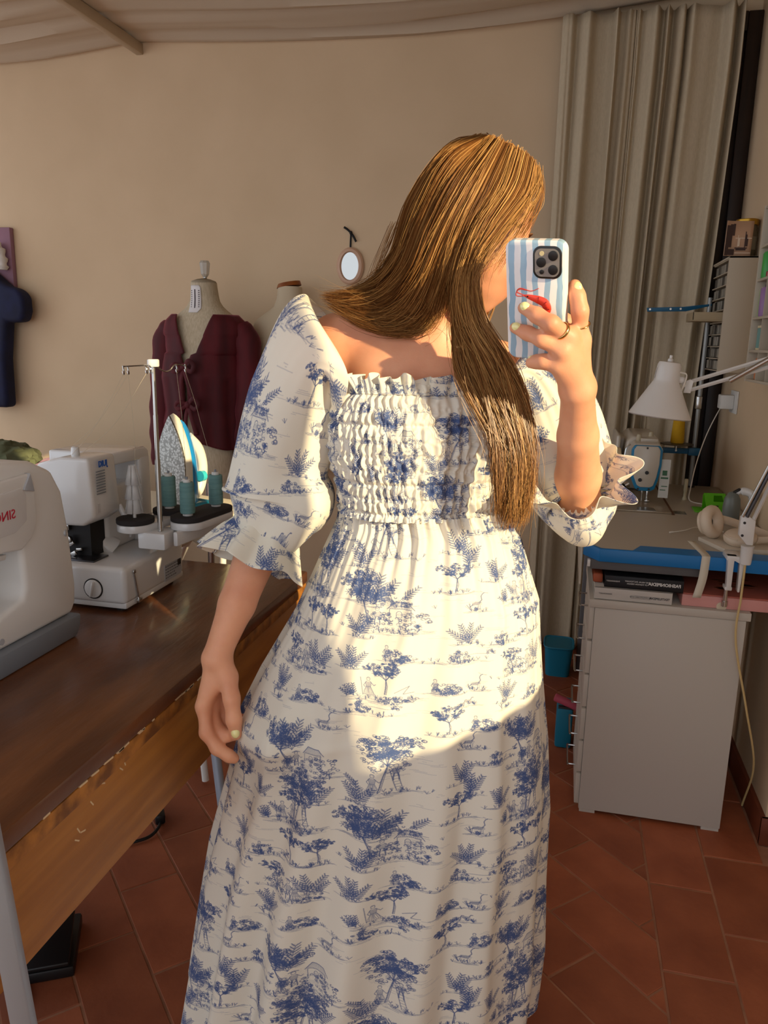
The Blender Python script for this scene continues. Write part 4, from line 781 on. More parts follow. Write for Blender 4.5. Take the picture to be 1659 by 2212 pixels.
# open cubby shelf nearer on the wall, at the picture's edge
cs = thing('cubby_shelf', (.59, 2.5, 1.28), 'white open cubby shelf holding thread and bottles on the right wall', 'shelf')
cm = mat('cubby_white', (188, 176, 156), .55)
mk('side_panel', MB().box(.555, RW - .001, 2.70, 2.712, 1.27, 1.80), cm, cs, bevel=.001)
mk('side_panel', MB().box(.555, RW - .001, 2.32, 2.332, 1.27, 1.80), cm, cs, bevel=.001)
mk('back_panel', MB().box(.622, RW - .001, 2.332, 2.70, 1.27, 1.80), cm, cs)
for z in (1.27, 1.36, 1.46, 1.575, 1.675, 1.79): mk('shelf', MB().box(.557, .622, 2.332, 2.70, z, z + .008), cm, cs, bevel=.001)
for y in (2.58, 2.46): mk('divider', MB().box(.560, .622, y, y + .006, 1.278, 1.79), cm, cs)
def item(name, x, y, z, w, d, h, col, label, cat, cap=None):
    t_ = thing(name, (x, y, z), label, cat); mk('body', MB().lathe([(w * .92, 0), (w, .004), (w, h * .86), (w * .8, h * .93)], n=18), mat(name + '_m', col, .4), t_, local=True)
    mk('cap', MB().lathe([(w * .5, 0), (w * .5, h * .08)], (0, 0, h * .93), n=14), mat(name + '_cap', cap or col, .4), t_, local=True)
item('green_bottle', .582, 2.672, 1.583, .022, .04, .085, (64, 160, 72), 'bright green bottle in the cubby shelf above the purple one', 'bottle')
item('purple_bottle', .584, 2.650, 1.468, .024, .04, .095, (150, 112, 160), 'purple bottle on the middle level of the cubby shelf', 'bottle', (60, 40, 70))
item('lime_spool', .575, 2.688, 1.468, .009, .02, .09, (150, 186, 110), 'slim pale green thread spool beside the purple bottle', 'thread spool', (220, 214, 190))
item('orange_spool', .585, 2.68, 1.278, .009, .02, .07, (192, 118, 74), 'orange thread spool on the lowest level of the cubby shelf', 'thread spool', (220, 214, 190))
item('red_spool', .575, 2.635, 1.583, .009, .02, .02, (150, 30, 40), 'tiny dark red spool next to the green bottle', 'thread spool')
for k in range(3):
    t_ = thing('teal_spool', (.578, 2.625 + k * .022, 1.368), 'teal thread spool in a row in the cubby shelf below the purple bottle', 'thread spool', group='teal spools in the cubby shelf')
    mk('thread', MB().lathe([(.009, .006), (.009, .066)], n=14), mat('spool_teal', (112, 150, 142), .7), t_, local=True); mk('reel', MB().lathe([(.0095, 0), (.0095, .006), (.003, .007), (.003, .066), (.0095, .067), (.0095, .074)], n=14), mat('reel_cream', (206, 190, 150), .5), t_, local=True)
# bits on the floor behind the cabinet
bin_ = thing('blue_bin', (.02, 3.15, 0), 'small turquoise plastic bin on the floor by the curtain', 'bin')
bm_ = mat('turquoise_plastic', (20, 120, 150), .45)
mk('bin_body', MB().loft([ering(.045, 3.18, .05, .06, 0, 24, 5), ering(.045, 3.18, .06, .07, .13, 24, 5)]), bm_, bin_); mk('bin_rim', MB().tube([tuple(q) for q in ering(.045, 3.18, .061, .071, .13, 24, 5)], .004, 6, wrap=True), bm_, bin_)
bt = thing('blue_treadle', (.07, 2.6, 0), 'turquoise floor treadle beside the drawer cabinet', 'treadle')
mk('treadle_block', MB().box(.045, .10, 2.52, 2.62, 0, .148), bm_, bt, bevel=.008); mk('treadle_hinge', MB().cyl((.05, 2.531, .147), (.10, 2.531, .147), .008), dk_, bt)
one('pink_tube', MB().cyl((.035, 2.532, .183), (.50, 2.532, .0145), .014, n=18), mat('pink_plastic', (186, 80, 100), .5), 'pink fabric roll poking out beside the cabinet drawers', 'fabric roll', bevel=.003)
# ================================================================== toile print, drawn stroke by stroke into an ink map
def toile(Wp=880, Hp=1020):
    g = np.random.default_rng(21); X = []; Y = []; K = []
    def put(x, y, w=1.0): X.append(np.atleast_1d(x).ravel()); Y.append(np.atleast_1d(y).ravel()); K.append(np.broadcast_to(w, np.atleast_1d(x).ravel().shape))
    def line(p, w=1.0, th=1.2, step=.5):
        p = V3(p); d = np.linalg.norm(np.diff(p, axis=0), axis=1); L_ = np.r_[0, np.cumsum(d)]; n = max(2, int(L_[-1] / step))
        t_ = np.linspace(0, L_[-1], n); x = np.interp(t_, L_, p[:, 0]); y = np.interp(t_, L_, p[:, 1])
        for k in range(max(1, int(th * 2))): put(x + g.normal(0, th * .33, n), y + g.normal(0, th * .33, n), w)
    def arcs(c, r, n, w=1, th=1.1):                       # little scalloped leaf loops
        for _ in range(n):
            a0 = g.uniform(0, 6.28); k = np.linspace(a0, a0 + g.uniform(2.5, 4.6), 9); rr = r * g.uniform(.6, 1.25)
            line(np.stack([c[0] + rr * np.cos(k), c[1] + rr * .8 * np.sin(k)], 1), w, th)
    def wash(c, rx, ry, dens, w=.5):
        n = int(rx * ry * 3.14 * dens); a = g.uniform(0, 6.28, n); r = np.sqrt(g.uniform(0, 1, n)); put(c[0] + rx * r * np.cos(a), c[1] + ry * r * np.sin(a), w)
    def foliage(c, rx, ry, n, leaf=6, w=1):
        for _ in range(n):
            a = g.uniform(0, 6.28); r = math.sqrt(g.uniform(0, 1)); q = (c[0] + rx * r * math.cos(a), c[1] + ry * r * math.sin(a))
            arcs(q, leaf, 3, w); 
            if g.uniform() < .4: wash(q, leaf * 1.3, leaf * 1.1, .18)
    def tree(x, y, h, spread, lean=0, n=5, dense=1):
        top = (x + lean, y - h * .5); line([(x, y), (x + lean * .3 + 3, y - h * .25), top], 1.2, 3); line([(x + 5, y), (x + lean * .4 + 8, y - h * .3), top], 1, 1.5)
        for k in range(n):
            a = -math.pi / 2 + (k - (n - 1) / 2) * 1.9 / n + g.normal(0, .12); l = h * g.uniform(.42, .62)
            e = (top[0] + math.cos(a) * l * spread, top[1] + math.sin(a) * l); mid = ((top[0] + e[0]) / 2 + g.normal(0, 6), (top[1] + e[1]) / 2)
            line([top, mid, e], 1, 2)
            foliage(e, h * .15, h * .12, int(18 * dense), h * .03); foliage(mid, h * .11, h * .09, int(11 * dense), h * .03)
            for _ in range(6):
                t_ = g.uniform(.3, 1); b = (top[0] + (e[0] - top[0]) * t_, top[1] + (e[1] - top[1]) * t_); aa = a + g.choice([-1, 1]) * g.uniform(.5, 1.1); line([b, (b[0] + math.cos(aa) * 22, b[1] + math.sin(aa) * 22)], 1, 1.2)
    def fern(x, y, l, a, n=7):
        e = (x + math.cos(a) * l, y + math.sin(a) * l); line([(x, y), e], 1.1, 1.6)
        for k in range(1, n + 1):
            t_ = k / n; b = (x + (e[0] - x) * t_, y + (e[1] - y) * t_)
            for s_ in (-1, 1):
                aa = a + s_ * .75; ll = l * .30 * (1.15 - .6 * t_); q = (b[0] + math.cos(aa) * ll, b[1] + math.sin(aa) * ll)
                line([b, q], 1.2, 2.6); wash(((b[0] + q[0]) / 2, (b[1] + q[1]) / 2), ll * .32, ll * .26, .8, .7)
    def ground(x, y, w, n=26, h=22):
        for _ in range(n):
            xx = x + g.uniform(-w, w); yy = y + g.uniform(0, h) * (1 - abs(xx - x) / w * .6); l = g.uniform(10, 55); line([(xx - l / 2, yy), (xx, yy + g.normal(0, 1.5)), (xx + l / 2, yy + g.normal(0, 2))], .8, .9)
        for _ in range(int(w / 5)):
            xx = x + g.normal(0, w * .5); yy = y + g.uniform(-4, h * .6)
            for k in range(4): a = -math.pi / 2 + g.normal(0, .5); line([(xx, yy), (xx + math.cos(a) * 14, yy + math.sin(a) * 14)], .9, 1)
        wash((x, y + h * .4), w * .7, h * .45, .22)
    def heron(x, y, s):
        k = np.linspace(0, 1, 20); P = lambda q: [(x + a * s, y + b * s) for a, b in q]
        line(P([(0, -8), (6, -16), (4, -26), (7, -33), (12, -36)]), 1.4, 2.4); line(P([(10, -36), (22, -34)]), 1.2, 1.2); line(P([(8, -37), (2, -41)]), 1, 1)
        wash((x - 6 * s, y - 5 * s), 13 * s, 6 * s, .9, .8)
        for t_ in np.linspace(-16, 4, 9): line(P([(t_, -9), (t_ - 6, -1)]), 1, 1.1)
        line(P([(-2, 0), (-3, 12)]), 1.1, 1.3); line(P([(2, 0), (2, 12)]), 1.1, 1.3); line(P([(-18, -4), (-28, 2)]), 1.2, 2)
        ground(x, y + 13 * s, 34 * s, 18, 9 * s)
        for t_ in range(7): a = -math.pi / 2 + g.normal(-.3, .4); line([(x - 22 * s, y + 12 * s), (x - 22 * s + math.cos(a) * 22 * s, y + 12 * s + math.sin(a) * 22 * s)], 1, 1.2)
    def duck(x, y, s):
        wash((x, y), 12 * s, 6 * s, .9, .8); line([(x + 8 * s, y - 3 * s), (x + 12 * s, y - 12 * s), (x + 18 * s, y - 12 * s)], 1.3, 2.2)
        for k in range(7): line([(x - 12 * s + k * 3 * s, y - 4 * s), (x - 15 * s + k * 3 * s, y + 3 * s)], 1, 1)
    def figure(x, y, s, skirt=True, hat=False):
        a = np.linspace(0, 6.28, 16); line(np.stack([x + 4 * s * np.cos(a), y - 44 * s + 5 * s * np.sin(a)], 1), 1.2, 1.2); wash((x, y - 47 * s), 5 * s, 3 * s, .8, .8)
        if hat: line([(x - 9 * s, y - 47 * s), (x, y - 50 * s), (x + 9 * s, y - 47 * s)], 1.3, 2.2)
        line([(x - 3 * s, y - 38 * s), (x - 7 * s, y - 34 * s), (x - 5 * s, y - 22 * s), (x + 5 * s, y - 22 * s), (x + 7 * s, y - 34 * s), (x + 3 * s, y - 38 * s)], 1.1, 1.2)
        for k in range(6): line([(x - 5 * s + 2 * k * s, y - 36 * s), (x - 4 * s + 1.6 * k * s, y - 23 * s)], .9, 1)
        line([(x + 6 * s, y - 34 * s), (x + 13 * s, y - 26 * s), (x + 17 * s, y - 30 * s)], 1.1, 1.6); line([(x - 6 * s, y - 34 * s), (x - 11 * s, y - 25 * s), (x - 7 * s, y - 20 * s)], 1.1, 1.6)
        if skirt:
            for k in np.linspace(-1, 1, 9): line([(x + k * 5 * s, y - 22 * s), (x + k * 10 * s + g.normal(0, 1), y - 10 * s), (x + k * 13 * s + 2 * s, y)], 1, 1.1)
            line([(x - 13 * s, y), (x, y + 2 * s), (x + 15 * s, y)], 1.1, 1.3)
        else:
            for k in (-1, 1): line([(x + k * 3 * s, y - 22 * s), (x + k * 5 * s, y - 10 * s), (x + k * 5 * s, y)], 1.2, 3.0)
            wash((x, y - 18 * s), 6 * s, 6 * s, .6, .7)
    def house(x, y, s):
        line([(x - 26 * s, y), (x - 26 * s, y - 30 * s), (x + 22 * s, y - 32 * s), (x + 22 * s, y)], 1.1, 1.5); line([(x - 32 * s, y - 28 * s), (x - 14 * s, y - 50 * s), (x + 18 * s, y - 48 * s), (x + 30 * s, y - 30 * s)], 1.2, 2)
        for k in range(14): line([(x - 28 * s + k * 4 * s, y - 31 * s), (x - 14 * s + k * 2.4 * s, y - 49 * s)], .9, 1)
        a = np.linspace(math.pi, 2 * math.pi, 12); line(np.stack([x - 4 * s + 6 * s * np.cos(a), y - 18 * s + 6 * s * np.sin(a)], 1), 1.2, 1.5); line([(x - 10 * s, y - 18 * s), (x - 10 * s, y - 6 * s), (x + 2 * s, y - 6 * s), (x + 2 * s, y - 18 * s)], 1.2, 1.5); wash((x - 4 * s, y - 13 * s), 5 * s, 7 * s, .7, .8)
        for k in range(40): xx = x + g.uniform(4, 22) * s; yy = y - g.uniform(0, 30) * s; line([(xx, yy), (xx + 5 * s, yy)], .8, .9)
    def fence(x, y, s):
        for k in range(3): line([(x + k * 14 * s, y), (x + k * 14 * s + 12 * s, y - 18 * s)], 1, 1.5); line([(x + k * 14 * s + 12 * s, y), (x + k * 14 * s, y - 18 * s)], 1, 1.5)
        line([(x - 4 * s, y - 9 * s), (x + 46 * s, y - 10 * s)], 1, 1.5)
    def scene_a(ox, oy):                                     # cottage, big oak and two people
        for a in (-1.9, -1.35, -.9, -2.4): fern(ox - 40, oy - 90, 120, a, 8)
        tree(ox - 60, oy, 190, 1.0, -20, 6, 1.2); house(ox + 55, oy - 30, 1.5); foliage((ox + 95, oy - 25), 55, 40, 40, 6); foliage((ox - 20, oy - 30), 60, 30, 34, 6)
        figure(ox - 62, oy + 12, 1.5, True); figure(ox - 25, oy - 2, 1.6, False, True); ground(ox, oy + 14, 150, 60, 30); wash((ox + 20, oy - 40), 90, 45, .25); duck(ox + 95, oy + 22, 1.3); duck(ox - 125, oy + 22, 1.2)
    def scene_b(ox, oy):                                     # fruit picker on a ladder under a tree
        tree(ox, oy, 210, .9, 25, 7, 1.3); foliage((ox + 20, oy - 130), 80, 60, 60, 7); wash((ox + 15, oy - 120), 70, 55, .25)
        line([(ox + 48, oy + 10), (ox + 30, oy - 90)], 1.1, 1.6); line([(ox + 66, oy + 8), (ox + 46, oy - 92)], 1.1, 1.6)
        for k in range(8): t_ = k / 8; line([(ox + 48 - 18 * t_, oy + 8 - 98 * t_), (ox + 66 - 20 * t_, oy + 6 - 98 * t_)], 1, 1.4)
        figure(ox + 48, oy - 36, 1.5, False); figure(ox - 20, oy + 8, 1.6, True); ground(ox + 10, oy + 12, 120, 46, 26); fern(ox - 70, oy + 5, 60, -2.3, 6)
    def scene_c(ox, oy):                                     # shepherd with staff and shrub on a bank
        tree(ox + 25, oy - 10, 120, 1.2, 6, 5, 1.2); figure(ox - 30, oy, 1.5, True); line([(ox - 50, oy + 4), (ox - 56, oy - 75)], 1.1, 1.5); ground(ox + 20, oy + 8, 120, 60, 36)
        for a in (-2.2, -1.9, -2.6, -1.6): fern(ox - 80, oy + 8, 50, a, 5)
        foliage((ox + 60, oy + 16), 60, 18, 36, 5); line([(ox + 55, oy - 20), (ox + 100, oy - 48), (ox + 80, oy - 14), (ox + 110, oy - 20)], 1, 1.5)
    def scene_d(ox, oy):                                     # strolling couple by a fence
        fence(ox - 130, oy, 1.3); foliage((ox - 60, oy - 20), 60, 32, 50, 6); tree(ox - 70, oy + 5, 100, 1.3, -8, 4); figure(ox + 10, oy + 4, 1.7, False, True); figure(ox + 36, oy + 6, 1.6, True); ground(ox - 10, oy + 12, 140, 50, 26); fern(ox + 90, oy - 10, 70, -.8, 6); foliage((ox + 80, oy + 4), 40, 22, 26, 5)
    def scene_e(ox, oy):                                     # haystack in a far field
        wash((ox, oy - 14), 34, 26, .5); foliage((ox, oy - 14), 36, 26, 30, 5); line([(ox + 30, oy - 20), (ox + 120, oy - 18)], 1, 1.3); foliage((ox + 120, oy - 26), 16, 12, 12, 4); ground(ox, oy + 8, 110, 36, 20); figure(ox - 6, oy + 6, 1.1, False)
    scene_a(330, 420); scene_b(880, 300); scene_c(300, 720); scene_d(860, 640); scene_e(560, 560); heron(640, 330, 1.5); heron(130, 860, 1.5)
    scene_b(300, 1130); scene_a(900, 1080); scene_c(840, 1340); scene_d(300, 1330); scene_e(1120, 790); heron(600, 950, 1.5); duck(560, 760, 1.3); duck(590, 752, 1.2); ground(575, 770, 60, 20, 10)
    for x, y in ((80, 200), (1120, 470), (600, 1180), (560, 100), (1110, 1200), (60, 620)):
        for a in (-2.0, -1.5, -1.0): fern(x, y, 85, a + g.normal(0, .15), 7)
        ground(x, y + 4, 46, 14, 10)
    for _ in range(60):
        x, y = g.uniform(0, Wp), g.uniform(0, Hp)
        for k in range(3): l = g.uniform(12, 40); line([(x + g.normal(0, 20), y + 5 * k), (x + g.normal(0, 20) + l, y + 5 * k)], .7, .8)
    for it in range(16):                                     # fill the emptiest spots with shrubs, small trees and birds
        c_ = np.zeros((Hp // 20, Wp // 20))
        for a, b in zip(X, Y): np.add.at(c_, ((b.astype(int) % Hp) // 20 % c_.shape[0], (a.astype(int) % Wp) // 20 % c_.shape[1]), 1)
        c_ = np.minimum(c_, 60); s_ = sum(np.roll(np.roll(c_, i, 0), j, 1) for i in range(-3, 4) for j in range(-4, 5)); iy, ix = np.unravel_index(np.argmin(s_), s_.shape); ox, oy = ix * 20 + 10, iy * 20 + 24
        if it % 4 == 0: tree(ox, oy + 20, 105, 1.25, g.normal(0, 8), 5, 1.1); ground(ox, oy + 24, 70, 26, 14)
        elif it % 4 == 1: foliage((ox, oy), 46, 26, 34, 6.5); foliage((ox + 26, oy + 8), 30, 16, 16, 6); ground(ox, oy + 22, 80, 26, 14); figure(ox - 34, oy + 20, 1.25, True)
        elif it % 4 == 2: heron(ox, oy, 1.4) if it % 8 == 2 else scene_e(ox - 20, oy + 10)
        else:
            for a in (-2.3, -1.8, -1.3, -.8): fern(ox, oy + 20, 78, a + g.normal(0, .12), 7)
            ground(ox, oy + 24, 50, 16, 10)
    x = np.concatenate(X); y = np.concatenate(Y); k = np.concatenate(K)
    xi = np.floor(x).astype(int) % Wp; yi = np.floor(y).astype(int) % Hp
    A = np.bincount(yi * Wp + xi, weights=k, minlength=Wp * Hp).reshape(Hp, Wp)
    A = (A * 2 + np.roll(A, 1, 0) + np.roll(A, -1, 0) + np.roll(A, 1, 1) + np.roll(A, -1, 1)) / 6
    return 1 - np.exp(-A * .52)
INK = toile()[::-1]
img = bpy.data.images.new('toile_ink', INK.shape[1], INK.shape[0], float_buffer=False); img.colorspace_settings.name = 'Non-Color'
px_ = np.ones(INK.shape + (4,), np.float32); px_[..., 0] = px_[..., 1] = px_[..., 2] = INK; img.pixels.foreach_set(px_.ravel()); img.update(); img.pack()
def cloth_mat(name, tl=.22):
    m = bpy.data.materials.new(name); m.use_nodes = True; N = m.node_tree.nodes; L = m.node_tree.links; b = N['Principled BSDF']
    t_ = N.new('ShaderNodeTexImage'); t_.image = img; t_.extension = 'REPEAT'; uv = N.new('ShaderNodeUVMap'); uv.uv_map = 'UVMap'; L.new(uv.outputs[0], t_.inputs[0])
    mx = N.new('ShaderNodeMix'); mx.data_type = 'RGBA'; mx.inputs[6].default_value = lin((240, 234, 218)); mx.inputs[7].default_value = lin((74, 94, 142)); L.new(t_.outputs[0], mx.inputs[0])
    wv = N.new('ShaderNodeTexNoise'); wv.inputs['Scale'].default_value = 900; bp = N.new('ShaderNodeBump'); bp.inputs['Strength'].default_value = .06; bp.inputs['Distance'].default_value = .001; L.new(wv.outputs[0], bp.inputs['Height']); L.new(bp.outputs[0], b.inputs['Normal'])
    b.inputs['Roughness'].default_value = .75; b.inputs['Specular IOR Level'].default_value = .25; L.new(mx.outputs[2], b.inputs['Base Color'])
    tr = N.new('ShaderNodeBsdfTranslucent'); L.new(mx.outputs[2], tr.inputs[0]); ms = N.new('ShaderNodeMixShader'); ms.inputs[0].default_value = tl
    L.new(b.outputs[0], ms.inputs[1]); L.new(tr.outputs[0], ms.inputs[2]); L.new(ms.outputs[0], N['Material Output'].inputs[0]); return m
dress_m = cloth_mat('toile_cotton')
TW, TH = .33, .3825                                       # size of one print repeat in metres
# ================================================================== the person (built facing the viewer, in metres)
PO = V3((.06, 1.29, 0))
pw = rotz(YAW) @ PO
PE = thing('person', tuple(pw), 'person in a blue and white toile midi dress photographing with a phone', 'person', rz=YAW)
def pm(name, P, m, parent, uv=None, closeu=False, smooth=60, solid=0, mb=None, kind=None):
    """a part of the person from a grid of points (or MB), in the person's own frame"""
    if mb is None: mb = MB().grid(P - PO, closeu)
    else: mb.v = [np.vstack(mb.v) - PO]
    mb.big = len({len(q) for q in mb.f}) == 1; o = mk(name, mb, m, parent, local=True, smooth=smooth, solid=solid)
    if uv is not None:
        me = o.data; lay = me.uv_layers.new(name='UVMap'); li = np.empty(len(me.loops), int); me.loops.foreach_get('vertex_index', li)
        lay.data.foreach_set('uv', uv.reshape(-1, 2)[li].ravel())
    if kind: o['kind'] = kind
    return o
def grid_uv(P, su=1.0, sv=1.0, ou=0, ov=0):
    """uv in print repeats from arc lengths of the grid: columns run across, rows run down"""
    dc = np.linalg.norm(np.diff(P, axis=1), axis=2); cu = np.concatenate([np.zeros((P.shape[0], 1)), np.cumsum(dc, 1)], 1); cu = cu - cu.mean(1, keepdims=True)
    dr_ = np.linalg.norm(np.diff(P, axis=0), axis=2).mean(1); rv = np.r_[0, np.cumsum(dr_)][:, None] * np.ones((1, P.shape[1]))
    return np.stack([cu * su / TW + ou, -rv * sv / TH + ov], -1)
# ---------------- body surface: blended tapered limbs, polygonised
def cone(a, b, r0, r1): return ('c', V3(a), V3(b), r0, r1)
def ellp(c, r, R=None): return ('e', V3(c), V3(r), np.eye(3) if R is None else R)
def chain(pts, rs): return [cone(pts[i], pts[i + 1], rs[i], rs[i + 1]) for i in range(len(pts) - 1)]
def polygonise(prims, h, k):
    lo = np.full(3, 9.); hi = np.full(3, -9.); bx = []
    for p in prims:
        if p[0] == 'c': r = max(p[3], p[4]); l_ = np.minimum(p[1], p[2]) - r; h_ = np.maximum(p[1], p[2]) + r
        else: r = max(p[2]); l_ = p[1] - r; h_ = p[1] + r
        l_ = l_ - 5 * k; h_ = h_ + 5 * k; bx.append((l_, h_)); lo = np.minimum(lo, l_); hi = np.maximum(hi, h_)
    lo -= 2 * h; n = np.ceil((hi - lo) / h).astype(int) + 3; E = np.zeros(n, np.float32)
    for p, (l_, h_) in zip(prims, bx):
        i0 = np.maximum(((l_ - lo) / h).astype(int), 0); i1 = np.minimum(((h_ - lo) / h).astype(int) + 2, n)
        ax_ = [lo[d] + h * np.arange(i0[d], i1[d]) for d in range(3)]; G_ = np.stack(np.meshgrid(*ax_, indexing='ij'), -1).astype(np.float32)
        if p[0] == 'c':
            ab = p[2] - p[1]; t_ = np.clip(((G_ - p[1]) @ ab) / (ab @ ab), 0, 1); D = np.linalg.norm(G_ - p[1] - t_[..., None] * ab, axis=-1) - (p[3] + (p[4] - p[3]) * t_)
        else:
            q = (G_ - p[1]) @ p[3]; k0 = np.linalg.norm(q / p[2], axis=-1) + 1e-6; k1 = np.linalg.norm(q / p[2] ** 2, axis=-1) + 1e-6; D = k0 * (k0 - 1) / k1
        E[i0[0]:i1[0], i0[1]:i1[1], i0[2]:i1[2]] += np.exp(-np.clip(D / k, -60, 30)).astype(np.float32)
    Fd = -k * np.log(np.maximum(E, 1e-12)); S_ = Fd < 0
    acc = np.zeros([x - 1 for x in n] + [3], np.float32); cnt = np.zeros([x - 1 for x in n], np.float32)
    for ax_ in range(3):
        o1, o2 = [d for d in range(3) if d != ax_]; sl0 = [slice(None)] * 3; sl1 = [slice(None)] * 3; sl0[ax_] = slice(0, -1); sl1[ax_] = slice(1, None)
        a = Fd[tuple(sl0)]; b = Fd[tuple(sl1)]; cr = (a < 0) != (b < 0); t_ = np.where(cr, a / np.where(cr, a - b, 1), 0)
        for d1 in (0, 1):
            for d2 in (0, 1):
                s_ = [slice(None)] * 3; s_[ax_] = slice(None); s_[o1] = slice(d1, n[o1] - 1 + d1); s_[o2] = slice(d2, n[o2] - 1 + d2)
                c_ = cr[tuple(s_)]; cnt += c_; acc[..., ax_] += np.where(c_, t_[tuple(s_)], 0); acc[..., o1] += c_ * d1; acc[..., o2] += c_ * d2
    act = cnt > 0; idx = np.full(act.shape, -1); idx[act] = np.arange(act.sum()); ijk = np.argwhere(act)
    Vt = lo + h * (ijk + acc[act] / cnt[act][:, None]); Fc = []
    for ax_ in range(3):
        o1, o2 = (ax_ + 1) % 3, (ax_ + 2) % 3; sl0 = [slice(None)] * 3; sl1 = [slice(None)] * 3; sl0[ax_] = slice(0, -1); sl1[ax_] = slice(1, None)
        a = S_[tuple(sl0)]; b = S_[tuple(sl1)]; e = np.argwhere(a != b); e = e[(e[:, o1] > 0) & (e[:, o2] > 0) & (e[:, o1] < n[o1] - 1) & (e[:, o2] < n[o2] - 1)]
        def at_(d1, d2): q = e.copy(); q[:, o1] -= d1; q[:, o2] -= d2; return idx[q[:, 0], q[:, 1], q[:, 2]]
        f = np.stack([at_(1, 1), at_(0, 1), at_(0, 0), at_(1, 0)], 1); fl = b[e[:, 0], e[:, 1], e[:, 2]]; f[fl] = f[fl][:, ::-1]; Fc.append(f)
    return Vt, np.vstack(Fc)
def relax(v, f, n, lam=.5):
    e = np.vstack([f[:, [0, 1]], f[:, [1, 2]], f[:, [2, 3]], f[:, [3, 0]]]); e = np.vstack([e, e[:, ::-1]]); N_ = len(v)
    deg = np.bincount(e[:, 0], minlength=N_)[:, None]
    for _ in range(n):
        s_ = np.stack([np.bincount(e[:, 0], weights=v[e[:, 1], d], minlength=N_) for d in range(3)], 1) / np.maximum(deg, 1); v = v + lam * (s_ - v)
    return v
# head frame
hc = V3((.122, 1.245, 1.556)); hf = V3((.74, -.50, -.45)); hf /= np.linalg.norm(hf); hu = V3((.30, -.05, 1.)); hu -= hf * (hu @ hf); hu /= np.linalg.norm(hu); hr = np.cross(hf, hu)
HR = np.stack([hr, hf, hu], 1)                              # columns: side, forward, up
def H(s_, f_, u_): return hc + HR @ V3((s_, f_, u_))
SL, SR = V3((-.086, 1.318, 1.368)), V3((.200, 1.318, 1.325))
ELl, WRl = V3((-.190, 1.31, 1.085)), V3((-.279, 1.215, .842))
ELr, WRr = V3((.318, 1.235, 1.118)), V3((.261, 1.062, 1.308))
torso = [ellp((.062, 1.305, 1.245), (.138, .092, .15)), ellp((.063, 1.305, 1.10), (.112, .078, .13)), ellp((.065, 1.315, .93), (.15, .10, .13)),
         cone((.06, 1.315, 1.375), SL, .052, .040), cone((.06, 1.315, 1.365), SR, .052, .040), ellp((.055, 1.30, 1.325), (.12, .072, .075)),
         cone((.062, 1.320, 1.37), (.090, 1.285, 1.47), .052, .046), cone((.090, 1.285, 1.47), H(0, -.02, -.06), .046, .05),
         cone((.045, 1.262, 1.385), (-.07, 1.285, 1.405), .011, .010), cone((.085, 1.262, 1.383), (.18, 1.285, 1.36), .011, .010),
         cone((.075, 1.258, 1.385), H(.045, .005, -.055), .010, .012), cone(SL, ELl, .040, .035), cone(SR, ELr, .040, .035)]
head = [ellp(hc, (.071, .088, .084), HR), ellp(H(0, .035, -.035), (.060, .058, .075), HR), ellp(H(0, .062, -.078), (.036, .034, .038), HR), cone(H(0, .083, -.098), H(0, .080, -.100), .014, .014),
        cone(H(0, .088, .0), H(0, .108, -.036), .009, .0115), ellp(H(.010, .101, -.041), (.008, .009, .007), HR), ellp(H(-.010, .101, -.041), (.008, .009, .007), HR),
        ellp(H(.034, .072, -.035), (.022, .02, .022), HR), ellp(H(-.034, .072, -.035), (.022, .02, .022), HR), ellp(H(0, .060, .030), (.046, .02, .03), HR),
        ellp(H(0, .092, -.066), (.020, .010, .006), HR), ellp(H(0, .090, -.074), (.017, .010, .006), HR), ellp(H(.073, -.005, -.02), (.006, .016, .026), HR), ellp(H(-.073, -.005, -.02), (.006, .016, .026), HR)]
legs = []
for sx, x in ((-1, -.012), (1, .135)):
    legs += chain([(x + .005, 1.315, .90), (x, 1.31, .50), (x, 1.33, .09)], [.085, .056, .037]) + [cone((x, 1.345, .05), (x + .01 * sx, 1.19, .028), .034, .026), cone((x, 1.33, .09), (x, 1.345, .045), .037, .034)]
v1_, f1_ = polygonise(torso + head, .0048, .0095); v1_ = relax(v1_, f1_, 2)
v2_, f2_ = polygonise(legs, .008, .010)
# right forearm and hand round the phone
PHc = V3((.188, 1.040, 1.430))                             # phone centre
def fing(pts, r): 
    n = len(pts); return chain([V3(p) for p in pts], list(np.linspace(r, r * .80, n)))
Ri = [(.2563, 1.045, 1.3769), (.2475, 1.026, 1.4134), (.2430, 1.028, 1.4319), (.2394, 1.032, 1.4453)]
Rm = [(.2358, 1.026, 1.3806), (.2089, 1.010, 1.3967), (.1920, 1.024, 1.4071), (.1770, 1.041, 1.4167)]
Rr = [(.2281, 1.024, 1.3633), (.1999, 1.024, 1.3769), (.1848, 1.043, 1.3844), (.1697, 1.057, 1.3915)]
Rp = [(.2254, 1.034, 1.3444), (.2070, 1.038, 1.3482), (.1991, 1.048, 1.3478), (.1929, 1.054, 1.3463)]
Rt = [(.262, 1.075, 1.335), (.255, 1.080, 1.372), (.238, 1.069, 1.400), (.218, 1.0585, 1.412)]
rh = fing(Ri, .0102) + fing(Rm, .0098) + fing(Rr, .0093) + fing(Rp, .0084) + chain([V3(p) for p in Rt], [.014, .012, .0105, .009])
for a, b, ra, rb in (((.265, 1.060, 1.316), Ri[0], .0135, .0125), ((.262, 1.056, 1.315), Rm[0], .0145, .0125), ((.257, 1.056, 1.314), Rr[0], .0150, .0118), ((.252, 1.060, 1.314), Rp[0], .0140, .0108), ((.266, 1.066, 1.318), Rt[0], .016, .015)): rh.append(cone(a, b, ra, rb))
